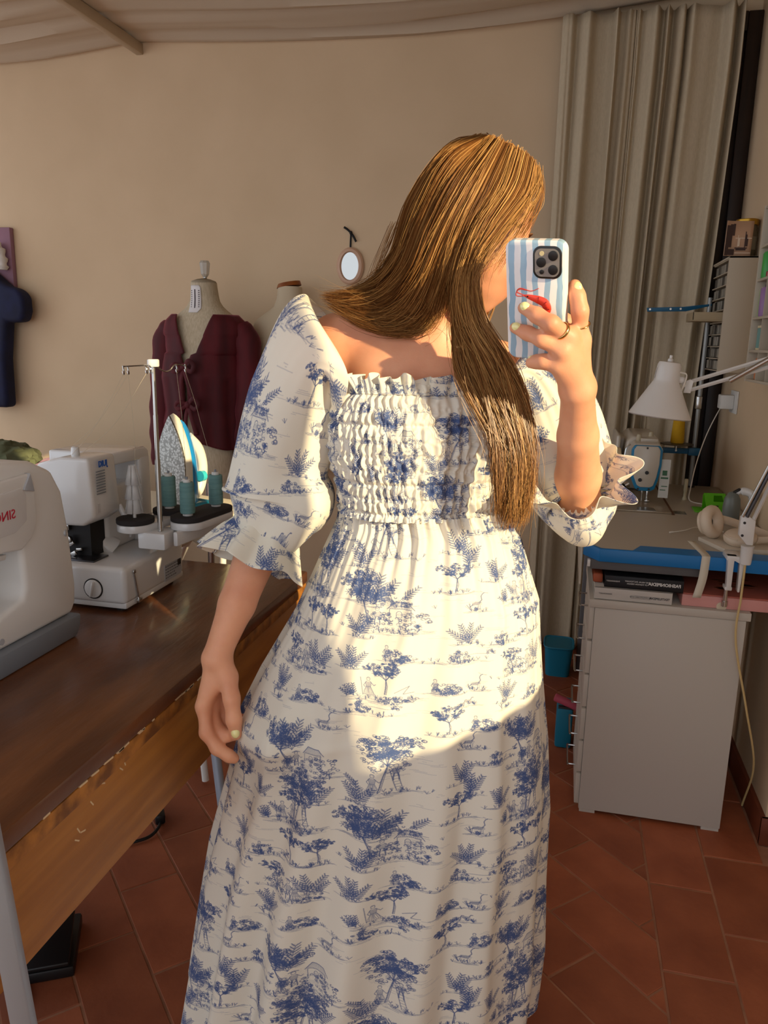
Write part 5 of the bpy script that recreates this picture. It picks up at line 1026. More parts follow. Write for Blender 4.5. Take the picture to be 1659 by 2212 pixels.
fore_r = chain([ELr, ELr * .72 + WRr * .28, ELr * .35 + WRr * .65, WRr], [.034, .0345, .0285, .0222]) + [cone(WRr + V3((-.007, 0, .004)), WRr + V3((.006, 0, .006)), .0165, .0165), cone(ELr + V3((-.006, .004, -.01)), ELr, .030, .034), cone(SR * .3 + ELr * .7, ELr, .038, .035)]
v3_, f3_ = polygonise(rh + fore_r, .0020, .0036); v3_ = relax(v3_, f3_, 2)
# left forearm and hand pinching the skirt
Li = [(-.298, 1.196, .762), (-.291, 1.180, .722), (-.272, 1.172, .698), (-.252, 1.170, .686), (-.243, 1.172, .680)]
Lm = [(-.288, 1.212, .758), (-.278, 1.198, .722), (-.258, 1.190, .712), (-.245, 1.188, .714)]
Lr = [(-.279, 1.226, .757), (-.272, 1.222, .722), (-.252, 1.212, .715), (-.240, 1.206, .722)]
Lp = [(-.270, 1.238, .760), (-.264, 1.238, .730), (-.248, 1.230, .722), (-.238, 1.224, .728)]
Lt = [(-.258, 1.206, .812), (-.248, 1.186, .782), (-.2435, 1.178, .748), (-.2405, 1.178, .722)]
lh = chain([V3(p) for p in Li], [.0112, .0102, .0096, .0090, .0080]) + fing(Lm, .0098) + fing(Lr, .0094) + fing(Lp, .0084) + chain([V3(p) for p in Lt], [.0150, .0128, .0118, .0098])
for a, b, ra, rb in (((-.283, 1.212, .832), Li[0], .0140, .0130), ((-.280, 1.216, .832), Lm[0], .0150, .0128), ((-.276, 1.222, .835), Lr[0], .0155, .012), ((-.270, 1.226, .835), Lp[0], .0145, .011), ((-.272, 1.212, .840), Lt[0], .0180, .0165), ((-.268, 1.207, .815), (-.288, 1.200, .785), .014, .012)): lh.append(cone(a, b, ra, rb))
fore_l = chain([ELl, ELl * .72 + WRl * .28, ELl * .35 + WRl * .65, WRl], [.037, .0375, .0305, .0222]) + [cone(SL * .3 + ELl * .7, ELl, .038, .037), cone(WRl + V3((-.005, 0, 0)), WRl + V3((.006, 0, 0)), .0165, .0165)]
v4_, f4_ = polygonise(lh + fore_l, .0020, .0036); v4_ = relax(v4_, f4_, 2)
mb = MB(); off = 0; fs_ = []
for v_, f_ in ((v1_, f1_), (v2_, f2_), (v3_, f3_), (v4_, f4_)): mb.v.append(v_); fs_.append(f_ + off); off += len(v_)
mb.f = np.vstack(fs_)
skin = mat('skin', (222, 160, 124), .48, col2=(208, 142, 108), scale=14, sss=.25, bump=.06, bscale=500, spec=.4)
body = pm('body', None, skin, PE, mb=mb, smooth=80)
# face details, nails, rings, moles
lip = mat('lips', (176, 84, 78), .4)
pm('upper_lip', None, lip, PE, mb=MB().ell(H(0, .0985, -.0665), (.019, .006, .0042), R=HR)); pm('lower_lip', None, lip, PE, mb=MB().ell(H(0, .0965, -.0735), (.016, .006, .0042), R=HR))
for s_ in (-1, 1):
    ey = pm('eye', None, mat('eye_white', (228, 222, 214), .2), PE, mb=MB().ell(H(s_ * .031, .074, -.002), (.012, .012, .012), 20, 14))
    pm('eyelid', None, skin, PE, mb=MB().ell(H(s_ * .031, .0745, .0015), (.0145, .0125, .0115), 20, 12, R=HR @ rotx(-.35)))
    pm('eyebrow', None, mat('brow_hair', (112, 76, 46), .8), PE, mb=MB().tube(spline([H(s_ * .014, .090, .018), H(s_ * .032, .089, .023), H(s_ * .05, .078, .018)], 12), .0022, 6, sq=(1, .6)))
nail_m = mat('pale_yellow_polish', (238, 228, 158), .15, coat=.8)
def nail(tip, prev, nrm, w, l, r):
    tip, prev, nrm = V3(tip), V3(prev), V3(nrm); d = (tip - prev) / np.linalg.norm(tip - prev); nrm = nrm - d * (nrm @ d); nrm /= np.linalg.norm(nrm); sd = np.cross(d, nrm)
    c_ = tip - d * (l * .30) + nrm * r * .56; pm('fingernail', None, nail_m, PE, mb=MB().ell(c_, (w / 2, l / 2, r * .78), 18, 12, R=np.stack([sd, d, nrm], 1)))
cam_dir = V3((0, -1, .05))
nail(Ri[3], Ri[2], (.35, -1, 0), .0125, .0160, .0088); nail(Rm[3], Rm[2], (-.1, -.9, .35), .0125, .0160, .0085); nail(Rr[3], Rr[2], (-.1, -.9, .35), .0120, .0150, .0081); nail(Rp[3], Rp[2], (0, -.5, .85), .0095, .011, .0072)
nail(Lt[3], Lt[2], (.15, -1, 0), .0150, .0190, .0112); nail(Li[4], Li[3], (0, .2, -1), .010, .012, .008)
gold = mat('gold', (214, 178, 110), .2, 1)
def ring(c_, ax_, r, t_, name, lab):
    e1, e2, e3 = frame(ax_); p = [V3(c_) + r * (math.cos(a) * e1 + math.sin(a) * e2) for a in np.linspace(0, 6.283, 36, endpoint=False)]
    pm(name, None, gold, PE, mb=MB().tube(p, t_[0], 10, wrap=True, sq=(1, t_[1])))['label'] = lab
q = V3(Ri[0]) * .45 + V3(Ri[1]) * .55; ring(q, V3(Ri[1]) - V3(Ri[0]), .0118, (.0011, 1), 'finger_ring', 'thin twisted gold ring')
q = V3(Rm[0]) * .55 + V3(Rm[1]) * .45; ring(q, V3(Rm[1]) - V3(Rm[0]), .0116, (.0012, 2.0), 'finger_ring', 'wide plain gold band')
# ---------------- dress
def smooth01(t_): t_ = np.clip(t_, 0, 1); return t_ * t_ * (3 - 2 * t_)
def wob(seed, n, f0, f1):
    g_ = np.random.default_rng(seed); return [(g_.uniform(f0, f1), g_.uniform(0, 6.28)) for _ in range(n)]
BT = V3([(1.085, .136, .100), (1.11, .136, .100), (1.14, .142, .104), (1.18, .155, .112), (1.22, .160, .118), (1.255, .158, .112), (1.285, .150, .104), (1.31, .144, .099)])
CX, CY = .061, 1.30
rows = [1.099, 1.124, 1.148, 1.171, 1.194, 1.218, 1.243, 1.268, 1.291]; strong = [1.099, 1.148, 1.243, 1.291]
nz_, na = 230, 860
zz = np.linspace(1.306, 1.088, nz_)[:, None]; th_ = np.linspace(0, 2 * math.pi, na)[None, :]
def bodice_r(zz, th_, gather=1.0):
    a = np.interp(zz, BT[:, 0], BT[:, 1]); b = np.interp(zz, BT[:, 0], BT[:, 2]); c_, s_ = np.cos(th_), np.sin(th_); p = 2 / 2.35
    x = a * np.sign(c_) * np.abs(c_) ** p; y = b * np.sign(s_) * np.abs(s_) ** p
    rho = np.zeros_like(x + zz)
    d_all = np.min([np.abs(zz - r) for r in rows], axis=0); pin = np.exp(-(d_all / .0034) ** 2); ps = np.max([np.exp(-((zz - r) / .0045) ** 2) for r in strong], axis=0)
    for (f, ph), am in zip(wob(5, 7, 42, 84), (1, .9, .8, .7, .6, .55, .5)):
        drift = 1.0 * np.sin(zz * 88 + ph * 2 + 2 * np.sin(2 * th_ + ph)) + .7 * np.sin(zz * 215 + f + 3 * np.sin(3 * th_ + f))
        rho = rho + am * np.sin(np.round(f) * th_ + ph + drift + .5 * np.sin(3 * th_ + ph))
    rid = np.sign(rho) * np.abs(rho / 2.0) ** .8
    fine = np.sin(131 * th_ + 2 * np.sin(9 * th_)) + .6 * np.sin(173 * th_ + 1)
    d = gather * (rid * .0044 * (1 - .6 * pin) + fine * .0009 * (.3 + pin) - .0032 * ps - .0012 * pin + .002)
    nx, ny = c_, s_; x, y = x + nx * d, y + ny * d; ca, sa = math.cos(.24), math.sin(.24); return x * ca - y * sa, x * sa + y * ca
X_, Y_ = bodice_r(zz, th_); P = np.stack([CX + X_, CY + Y_, zz + 0 * th_], -1)
uvb = np.stack([th_ / (2 * math.pi) * 1.45 / TW + 0 * zz, (zz * 1.25 / TH) + 0 * th_], -1)
dress = pm('dress', P, dress_m, PE, uv=uvb); dress['label'] = 'blue and white toile dress with smocked bodice and puff sleeves'
# neckline frill
nf = 12; k_ = np.linspace(0, 1, nf)[:, None]; tf = np.linspace(math.pi * 1.06, math.pi * 1.94, 420)[None, :]
X0, Y0 = bodice_r(np.full((1, 1), 1.300), tf, .6)
fl = .0075 * k_ ** 1.2 * (np.sin(31 * tf + 1.5 * np.sin(6 * tf)) + .7 * np.sin(47 * tf + 2)) + .007 * k_
hgt = .028 * k_ * (1 + .12 * np.sin(19 * tf) + .10 * np.sin(33 * tf + 1)) - .012 * np.exp(-((tf - 1.5 * math.pi) / .5) ** 2) * k_ * 0
P = np.stack([CX + X0 + np.cos(tf) * fl + .003 * k_ * np.sin(40 * tf), CY + Y0 + np.sin(tf) * fl + .004 * k_, 1.290 + hgt], -1)
pm('neckline_frill', P, dress_m, dress, uv=np.stack([tf * .2 / TW + 0 * k_, .3 + hgt / TH], -1), solid=.0008)
# skirt
sL = V3([(1.10, -.066), (1.079, -.071), (1.024, -.097), (.918, -.143), (.808, -.203), (.748, -.230), (.68, -.242), (.596, -.264), (.456, -.30), (.309, -.326), (.10, -.362)])
sR = V3([(1.10, .198), (1.07, .22), (.952, .262), (.828, .274), (.699, .29), (.563, .299), (.422, .296), (.274, .298), (.10, .285)])
for T_ in (sL, sR): T_[:, 1] *= 1.05; T_[:, 0] = 1.37 - (1.37 - T_[:, 0]) * 1.04
sB = V3([(1.09, .099), (1.04, .118), (.95, .140), (.85, .158), (.70, .178), (.5, .205), (.3, .228), (.08, .245)])
ns, na = 300, 760
ks = np.linspace(0, 1, ns)[:, None]; th_ = np.linspace(0, 2 * math.pi, na)[None, :]
hem = .105 + .018 * np.sin(3 * th_ + .6) + .012 * np.sin(7 * th_); zz = 1.094 - ks * (1.094 - hem)
f1 = lambda T_, z_: np.interp(z_, T_[::-1, 0], T_[::-1, 1])
xl, xr, bb_ = f1(sL, zz), f1(sR, zz), f1(sB, zz); mx_ = (xl + xr) / 2; ha = (xr - xl) / 2; c_, s_ = np.cos(th_), np.sin(th_); p = 2 / 2.15
x = ha * np.sign(c_) * np.abs(c_) ** p; y = bb_ * np.sign(s_) * np.abs(s_) ** p
g1 = sum(am * np.sin(round(f) * th_ + ph + .5 * np.sin(zz * 14 + ph)) for (f, ph), am in zip(wob(8, 6, 30, 74), (1, .9, .8, .7, .6, .5)))
g2 = sum(am * np.sin(round(f) * th_ + ph + .6 * np.sin(zz * 2.2 + ph)) for (f, ph), am in zip(wob(14, 5, 7, 21), (1, .8, .8, .5, .4)))
top = np.exp(-(1.094 - zz) / .075); low = smooth01((1.06 - zz) / .9)
fin = np.sin(131 * th_ + 2 * np.sin(9 * th_)) * np.exp(-(1.094 - zz) / .012) * .0010
d = .0030 * g1 * (top * .9 + .05) * smooth01((1.10 - zz) / .02 + .4) + g2 * (.0012 + .0085 * low) + fin
w_ = np.exp(-((zz - .716) / .055) ** 2) * smooth01((-c_ - .45) / .4)                       # where the hand gathers the side
P = np.stack([mx_ + x + c_ * d, CY + y + s_ * d - .058 * w_, zz + .006 * w_], -1)
crease = .003 * np.exp(-((zz - .72 - .35 * (P[..., 0] + .24)) / .012) ** 2) * smooth01((-c_) / .5) * smooth01(-s_ + .3)
P[..., 1] -= crease + .0035 * np.exp(-((zz - .70 - .12 * (P[..., 0] + .24)) / .010) ** 2) * smooth01((-c_) / .5)
uvs = np.stack([(mx_ + (th_ - 1.5 * math.pi) * (ha + bb_) / 2 * .93) / TW + .31, zz * 1.02 / TH + .12 + 0 * th_], -1)
pm('skirt', P, dress_m, dress, uv=uvs, solid=0)
# sleeves: shoulder seam, puff, elastic and frill along the bent arm
def sleeve(seam, path, rad, el_i, out0, seed, nm):
    seam = spline(np.vstack([seam, seam[:1]]), 241); path = V3(path); m_ = 190; t_ = np.linspace(0, 1, m_); tk = np.linspace(0, 1, len(path))
    c_ = spline(path, m_); r_ = spline(np.stack([rad, rad, rad], 1), m_)[:, 0]; tg_ = np.gradient(c_, axis=0); tg_ /= np.linalg.norm(tg_, axis=1)[:, None]
    al = np.linspace(0, 2 * math.pi, 241); rings = []; e = V3(out0); te = tk[el_i]
    W1, W2, W3 = wob(seed, 6, 9, 34), wob(seed + 1, 5, 2, 5), wob(seed + 2, 4, 5, 11)
    for i in range(m_):
        e = e - tg_[i] * (e @ tg_[i]); e /= np.linalg.norm(e); e2 = np.cross(tg_[i], e) * (-1 if nm > 0 else 1)
        tt = t_[i]; g1 = sum(np.sin(round(f) * al + ph) for f, ph in W1) / 3; g2 = sum(np.sin(round(f) * al + ph + 7 * tt) for f, ph in W2) / 3
        near = math.exp(-abs(tt - te) / .045); seamg = math.exp(-tt / .10); fr = max(0., (tt - te) / (1 - te)); puff = smooth01(min(1, tt / .25)) * (1 if tt < te else 0)
        d = g1 * (.0045 * near + .0060 * seamg * (1 - math.exp(-tt / .02)) ) + sum(np.sin(round(f) * al + ph) for f, ph in W3) / 2 * .0125 * fr ** 1.1 + g2 * (.0095 * puff * (1 - near) + .005 * fr) - .003 * math.exp(-((tt - te) / .012) ** 2) + .0016 * math.exp(-((tt - te) / .006) ** 2) * np.sin(57 * al)
        ring_ = c_[i] + (r_[i] + d)[:, None] * (np.cos(al)[:, None] * e + np.sin(al)[:, None] * e2) + tg_[i] * (fr * .006 * np.sin(5 * al + seed))[:, None]
        w = float(smooth01((tt + .0) / .22)); rings.append(seam * (1 - w) + ring_ * w + (V3((-.006 * nm, -.010, .012)) * math.sin(w * math.pi) if w < 1 else 0))
    P = np.stack(rings); 
    k = int(te * (m_ - 1))
    o = pm('sleeve', P[:k + 1], dress_m, dress, uv=np.stack([al[None, :] / 6.283 * .46 / TW + .2 * seed + 0 * t_[:k + 1, None], -t_[:k + 1, None] * .42 / TH + 0 * al[None, :]], -1))
    f_ = pm('cuff_frill', P[k:], dress_m, o, uv=np.stack([al[None, :] / 6.283 * .50 / TW + .2 * seed + 0 * t_[k:, None], -t_[k:, None] * .42 / TH + 0 * al[None, :]], -1), solid=.0008)
seamL = [(-.132, 1.310, 1.440), (-.112, 1.245, 1.405), (-.060, 1.202, 1.318), (-.080, 1.235, 1.245), (-.085, 1.31, 1.225), (-.075, 1.385, 1.26), (-.055, 1.405, 1.33), (-.105, 1.375, 1.41)]
fdl = (WRl - ELl) / np.linalg.norm(WRl - ELl)
eL = ELl + fdl * .028
sleeve(seamL, [(-.105, 1.302, 1.36), (-.128, 1.300, 1.345), (-.145, 1.300, 1.285), (-.162, 1.299, 1.22), (-.178, 1.300, 1.155), (-.180, 1.298, 1.105), (-.191, 1.292, 1.072), eL, eL + fdl * .032, eL + fdl * .080],
       [.070, .074, .084, .083, .080, .094, .074, .054, .068, .090], 7, (-1, 0, .25), 31, 1)
seamR = [(.228, 1.310, 1.388), (.215, 1.245, 1.36), (.180, 1.202, 1.305), (.200, 1.235, 1.235), (.205, 1.31, 1.215), (.195, 1.385, 1.25), (.180, 1.405, 1.31), (.215, 1.375, 1.37)]
fdr = (WRr - ELr) / np.linalg.norm(WRr - ELr); eR = ELr + fdr * .030
sleeve(seamR, [(.218, 1.302, 1.33), (.240, 1.298, 1.315), (.268, 1.288, 1.255), (.292, 1.272, 1.19), (.310, 1.256, 1.135), (.322, 1.238, 1.107), (.320, 1.226, 1.118), eR, eR + fdr * .025, eR + fdr * .055],
       [.062, .068, .080, .078, .070, .058, .052, .046, .062, .080], 7, (1, 0, .25), 47, -1)
# ---------------- hair
hair_m = bpy.data.materials.new('honey_brown_hair'); hair_m.use_nodes = True
N = hair_m.node_tree.nodes; L = hair_m.node_tree.links; b = N['Principled BSDF']; at = N.new('ShaderNodeAttribute'); at.attribute_name = 'tint'; rp = N.new('ShaderNodeValToRGB')
rp.color_ramp.elements[0].color = lin((76, 45, 21)); rp.color_ramp.elements[1].color = lin((212, 164, 100)); e_ = rp.color_ramp.elements.new(.5); e_.color = lin((136, 88, 44))
L.new(at.outputs['Fac'], rp.inputs[0]); L.new(rp.outputs[0], b.inputs['Base Color']); b.inputs['Roughness'].default_value = .38; b.inputs['Specular IOR Level'].default_value = .45
tr = N.new('ShaderNodeBsdfTranslucent'); ms = N.new('ShaderNodeMixShader'); ms.inputs[0].default_value = .25; L.new(rp.outputs[0], tr.inputs[0]); L.new(b.outputs[0], ms.inputs[1]); L.new(tr.outputs[0], ms.inputs[2]); L.new(ms.outputs[0], N['Material Output'].inputs[0])
GB = [[(.137, 1.270, 1.676), (.082, 1.280, 1.653), (.030, 1.290, 1.583), (.010, 1.290, 1.520), (-.019, 1.290, 1.474), (-.063, 1.280, 1.447), (-.106, 1.270, 1.439)],
      [(.143, 1.250, 1.673), (.083, 1.230, 1.626), (.043, 1.215, 1.551), (.019, 1.215, 1.485), (-.017, 1.225, 1.448), (-.064, 1.235, 1.436), (-.108, 1.250, 1.439)],
      [(.148, 1.220, 1.665), (.094, 1.185, 1.602), (.058, 1.165, 1.532), (.034, 1.170, 1.468), (-.003, 1.190, 1.433), (-.049, 1.210, 1.426), (-.097, 1.240, 1.437)],
      [(.153, 1.200, 1.657), (.109, 1.165, 1.589), (.074, 1.145, 1.523), (.050, 1.155, 1.461), (.021, 1.175, 1.419), (-.027, 1.200, 1.409), (-.100, 1.235, 1.432)],
      [(.158, 1.190, 1.652), (.124, 1.155, 1.587), (.093, 1.140, 1.523), (.073, 1.150, 1.461), (.056, 1.170, 1.410), (.016, 1.185, 1.385), (-.048, 1.205, 1.398), (-.103, 1.235, 1.431)],
      [(.163, 1.190, 1.650), (.133, 1.150, 1.586), (.105, 1.135, 1.522), (.092, 1.140, 1.460), (.079, 1.160, 1.410), (.060, 1.175, 1.387), (.030, 1.185, 1.381), (-.002, 1.190, 1.386)]]
GL = [[(.168, 1.185, 1.646), (.143, 1.150, 1.587), (.115, 1.130, 1.522), (.101, 1.135, 1.460), (.099, 1.155, 1.397), (.104, 1.150, 1.344), (.126, 1.140, 1.291), (.155, 1.125, 1.226), (.172, 1.125, 1.157), (.174, 1.130, 1.106)],
      [(.172, 1.180, 1.642), (.152, 1.145, 1.580), (.119, 1.125, 1.522), (.101, 1.130, 1.460), (.103, 1.145, 1.403), (.120, 1.140, 1.345), (.145, 1.130, 1.293), (.171, 1.120, 1.227), (.181, 1.120, 1.158), (.182, 1.125, 1.100)],
      [(.180, 1.175, 1.637), (.160, 1.140, 1.579), (.128, 1.115, 1.526), (.108, 1.120, 1.466), (.114, 1.135, 1.404), (.149, 1.130, 1.346), (.174, 1.120, 1.287), (.192, 1.115, 1.228), (.194, 1.115, 1.159), (.188, 1.120, 1.098)],
      [(.190, 1.175, 1.632), (.174, 1.140, 1.579), (.140, 1.110, 1.526), (.114, 1.110, 1.471), (.122, 1.130, 1.410), (.153, 1.130, 1.356), (.183, 1.120, 1.294), (.204, 1.115, 1.228), (.208, 1.115, 1.159), (.200, 1.120, 1.102)],
      [(.202, 1.175, 1.623), (.187, 1.145, 1.575), (.150, 1.110, 1.526), (.120, 1.100, 1.478), (.130, 1.125, 1.418), (.160, 1.135, 1.366), (.187, 1.130, 1.310), (.207, 1.120, 1.241), (.217, 1.120, 1.173), (.213, 1.125, 1.108)]]
GF = [[(.202, 1.175, 1.623), (.190, 1.150, 1.572), (.155, 1.105, 1.522), (.125, 1.092, 1.476), (.118, 1.100, 1.45), (.124, 1.112, 1.430)],
      [(.210, 1.180, 1.617), (.205, 1.160, 1.585), (.180, 1.130, 1.550), (.150, 1.100, 1.512), (.124, 1.090, 1.478), (.116, 1.100, 1.450)],
      [(.214, 1.185, 1.614), (.222, 1.178, 1.588), (.226, 1.175, 1.565), (.224, 1.170, 1.540), (.214, 1.165, 1.512), (.200, 1.160, 1.49)]]
GR = [[(.137, 1.27, 1.676), (.17, 1.31, 1.66), (.20, 1.335, 1.59), (.195, 1.34, 1.50), (.17, 1.36, 1.42), (.15, 1.40, 1.33), (.15, 1.41, 1.22)],
      [(.135, 1.275, 1.676), (.13, 1.33, 1.655), (.12, 1.36, 1.58), (.10, 1.365, 1.50), (.085, 1.385, 1.42), (.08, 1.42, 1.33), (.08, 1.43, 1.20)],
      [(.132, 1.275, 1.676), (.085, 1.315, 1.65), (.05, 1.335, 1.58), (.035, 1.335, 1.50), (.02, 1.36, 1.43), (.005, 1.41, 1.34), (.0, 1.42, 1.22)],
      [(.137, 1.270, 1.676), (.082, 1.280, 1.653), (.030, 1.290, 1.583), (.010, 1.295, 1.520), (-.015, 1.31, 1.46), (-.04, 1.39, 1.38), (-.05, 1.41, 1.25)]]
GTOP = [[(.205, 1.190, 1.622), (.212, 1.240, 1.618), (.205, 1.29, 1.60), (.20, 1.32, 1.55), (.19, 1.335, 1.48)], [(.17, 1.20, 1.650), (.185, 1.25, 1.655), (.19, 1.30, 1.63), (.195, 1.325, 1.57), (.185, 1.34, 1.49)], [(.137, 1.27, 1.676), (.17, 1.31, 1.66), (.20, 1.335, 1.59), (.195, 1.34, 1.50)]]
def onhead(G_, sgn):
    out = []
    for g in G_:
        r = []
        for p_ in g:
            p_ = V3(p_); dx, dz = p_[0] - hc[0], p_[2] - hc[2]; q_ = .0985 ** 2 - dx * dx - dz * dz * .82
            if q_ > 0 and p_[2] > 1.47:
                yy = hc[1] + sgn * math.sqrt(q_); p_[1] = min(p_[1], yy) if sgn < 0 else max(p_[1], yy)
            r.append(p_)
        out.append(r)
    return out
for g in GB:
    for i_, p_ in enumerate(g):
        if p_[2] < 1.47 and p_[0] < .085: g[i_] = (p_[0], p_[1] + .045 * min(1, (1.47 - p_[2]) / .04) * (1 if p_[1] < 1.235 else .4), p_[2])
GB, GL, GF, GR = onhead(GB, -1), onhead(GL, -1), onhead(GF, -1), onhead(GR, 1)
hv, hq, htint = [], [], []
hg = np.random.default_rng(77); hoff = 0
def strands(guides, n, m_, spread, rad, seed, push=0., tip=1.0, wave=.0015, tint=(.5, .2), lo=0., hi=None, cut=(.86, 1.0), curl=0.):
    global hoff
    g_ = np.random.default_rng(seed); G_ = np.stack([spline(g, m_) for g in guides]); K_ = len(G_)
    s_ = g_.uniform(lo, (K_ - 1) if hi is None else hi, n); nc = max(6, n // 30); cl = g_.uniform(lo, (K_ - 1) if hi is None else hi, nc); near = cl[np.argmin(np.abs(s_[:, None] - cl[None, :]), 1)]
    t_ = np.linspace(0, 1, m_); pull = (.15 + .65 * t_)[None, :]; S2 = np.clip(s_[:, None] * (1 - pull) + near[:, None] * pull, 0, K_ - 1 - 1e-6)
    i = S2.astype(int) if K_ > 1 else np.zeros_like(S2, int); f = (S2 - i)[..., None]; ar = np.arange(m_)[None, :]
    Pn = G_[i, ar] * (1 - f) + G_[np.minimum(i + 1, K_ - 1), ar] * f
    off_ = g_.normal(0, 1, (n, 1, 3)) * V3((1, .8, 1)); env = (.35 + .65 * t_)[None, :, None]
    Pn = Pn + off_ * spread * env + V3((0, push, 0))
    w = sum(np.sin(t_[None, :] * g_.uniform(4, 16, (n, 1)) + g_.uniform(0, 6.28, (n, 1)))[..., None] * g_.normal(0, 1, (n, 1, 3)) for _ in range(2)) * wave * t_[None, :, None]
    Pn = Pn + w
    Pn[..., 0] += curl * np.sin(t_[None, :] * 17 + near[:, None] * 4) * smooth01((t_[None, :] - .3) / .3); Pn[..., 1] += .6 * curl * np.sin(t_[None, :] * 14 + near[:, None] * 7 + 1) * smooth01((t_[None, :] - .3) / .3)
    c_ = g_.uniform(cut[0], cut[1], n); idx = t_[None, :] * c_[:, None] * (m_ - 1); i0 = np.minimum(idx.astype(int), m_ - 2); ff = (idx - i0)[..., None]; rw = np.arange(n)[:, None]
    Pn = Pn[rw, i0] * (1 - ff) + Pn[rw, i0 + 1] * ff
    tg_ = np.gradient(Pn, axis=1); tg_ /= np.linalg.norm(tg_, axis=2, keepdims=True) + 1e-9; ref = V3((0.1, 1, .2)); e1 = np.cross(tg_, ref); e1 /= np.linalg.norm(e1, axis=2, keepdims=True) + 1e-9; e2 = np.cross(tg_, e1)
    r_ = (rad * g_.uniform(.7, 1.3, (n, 1)) * (1 - .75 * t_[None, :] ** 4 * tip))[..., None]
    R3 = np.stack([Pn + r_ * (math.cos(a) * e1 + math.sin(a) * e2) for a in (0, 2.094, 4.189)], 2)        # n,m,3,3
    v_ = R3.reshape(-1, 3); base = (np.arange(n)[:, None, None] * m_ + np.arange(m_ - 1)[None, :, None]) * 3; j = np.arange(3)[None, None, :]; j2 = (j + 1) % 3
    q = np.stack([base + j, base + j2, base + 3 + j2, base + 3 + j], -1).reshape(-1, 4)
    hv.append(v_); hq.append(q + hoff); hoff += len(v_); ct = dict(zip(cl, g_.normal(0, .17, nc))); ti = np.clip(g_.normal(tint[0], tint[1] * .7, n) + np.array([ct[x_] for x_ in near]), 0, 1); htint.append(np.repeat(ti, m_ * 3))
strands(GB, 1900, 26, .0042, .00055, 1, hi=4.2, tint=(.48, .22), cut=(.74, 1.0)); strands(GB, 260, 26, .004, .0005, 21, lo=3.6, tint=(.5, .2), wave=.003); strands(GL, 2300, 34, .0050, .00055, 2, tint=(.55, .22), wave=.0032, curl=.0055); strands(GF, 90, 22, .004, .0004, 3, tint=(.6, .18))
strands(GR, 900, 20, .008, .0008, 4, tint=(.48, .15)); strands(GTOP, 500, 18, .004, .0007, 5, tint=(.5, .15))
strands([GB[4][:5], GL[0][:5]], 420, 24, .004, .0006, 12, hi=1.0, tint=(.45, .2))
strands(GB, 110, 26, .013, .00030, 6, tint=(.8, .12), wave=.006, cut=(.5, 1.05)); strands(GL, 160, 30, .012, .00030, 7, tint=(.85, .12), wave=.007, cut=(.6, 1.0)); strands(GF, 30, 22, .010, .0003, 8, tint=(.8, .1), wave=.006)
strands([[(.02, 1.27, 1.56), (-.002, 1.275, 1.51), (-.02, 1.28, 1.47), (-.05, 1.28, 1.44)], [(.0, 1.28, 1.55), (-.02, 1.285, 1.50), (-.035, 1.285, 1.455), (-.06, 1.28, 1.44)]], 24, 16, .006, .0003, 9, tint=(.55, .1))
mb = MB(); mb.v = [np.vstack(hv)]; mb.f = np.vstack(hq)
hair = pm('hair', None, hair_m, PE, mb=mb, smooth=80); hair['label'] = 'long honey brown hair swept over one shoulder'
def settint(o, val):
    a = o.data.attributes.get('tint') or o.data.attributes.new('tint', 'FLOAT', 'POINT'); a.data.foreach_set('value', np.broadcast_to(np.asarray(val, np.float32), (len(o.data.vertices),)).copy())
settint(hair, np.concatenate(htint)); hair['kind'] = 'stuff'
# dense hair underneath: scalp cap and two inner sheets
mb = MB(); R_ = []
for i in range(31):
    t_ = math.pi * (i + .002) / 30.004; a = np.linspace(0, 2 * math.pi, 48, endpoint=False); q = np.stack([np.sin(t_) * np.cos(a), np.sin(t_) * np.sin(a), np.full(48, -math.cos(t_))], 1)
    q2 = q * V3((.076, .090, .088)); face = (q[:, 1] > .15) & (q[:, 2] < .62 - .25 * (1 - q[:, 1])); low_ = q[:, 2] < -.55; q2[face | low_] *= .78; R_.append(hc + q2 @ HR.T)
cap_o = pm('scalp_hair', None, hair_m, hair, mb=mb.loft(R_, cap=False), smooth=80); settint(cap_o, .48)
for nm_, G_, push, tn in (('inner_hair', GB[:4], .010, .48), ('inner_hair', GL, .010, .5), ('inner_hair', GR, -.012, .48), ('inner_hair', [GB[3][:4], GB[4][:4], GL[0][:4]], .012, .48)):
    A_ = np.stack([spline(g, 40) for g in G_]); A_ = np.stack([spline(A_[:, j], 30) for j in range(40)]); A_[..., 1] += push
    lim = 38; o_ = pm(nm_, A_[:lim], hair_m, hair, smooth=80); settint(o_, tn)
# ---------------- phone
pn = V3((-.48, -.80, -.36)); pn /= np.linalg.norm(pn); pup = V3((-.10, -.30, 1.)); pup -= pn * (pup @ pn); pup /= np.linalg.norm(pup); prt = np.cross(pup, pn) * 1.0
if prt[0] < 0: prt = -prt
Rw = rotz(YAW); pcn = V3((.195, 1.046, 1.426)); Wd, Ht, Tk = .0800, .1580, .0125
ph = thing('phone', tuple(Rw @ (pcn - pup * Ht / 2)), 'phone in a pale blue and white striped case with a red shrimp print', 'phone')
wpt = lambda x, y, d: Rw @ (pcn + prt * x + pup * y + pn * d)
def slab(w, h, r, d0, d1, cx=0, cy=0, k=8, edge=0):
    rings = []
    for d_, ins in ((d0, edge), (d0 + (edge * .8 if edge else 0), 0), (d1 - (edge * .8 if edge else 0), 0), (d1, edge)):
        rings.append(V3([wpt(x, y, d_) for x, y in rrect(w - 2 * ins, h - 2 * ins, max(r - ins, .0005), k, cx, cy)]))
    return MB().loft(rings)
stripe = bpy.data.materials.new('striped_case'); stripe.use_nodes = True; N = stripe.node_tree.nodes; L = stripe.node_tree.links; b = N['Principled BSDF']; b.inputs['Roughness'].default_value = .3; b.inputs['Coat Weight'].default_value = .3
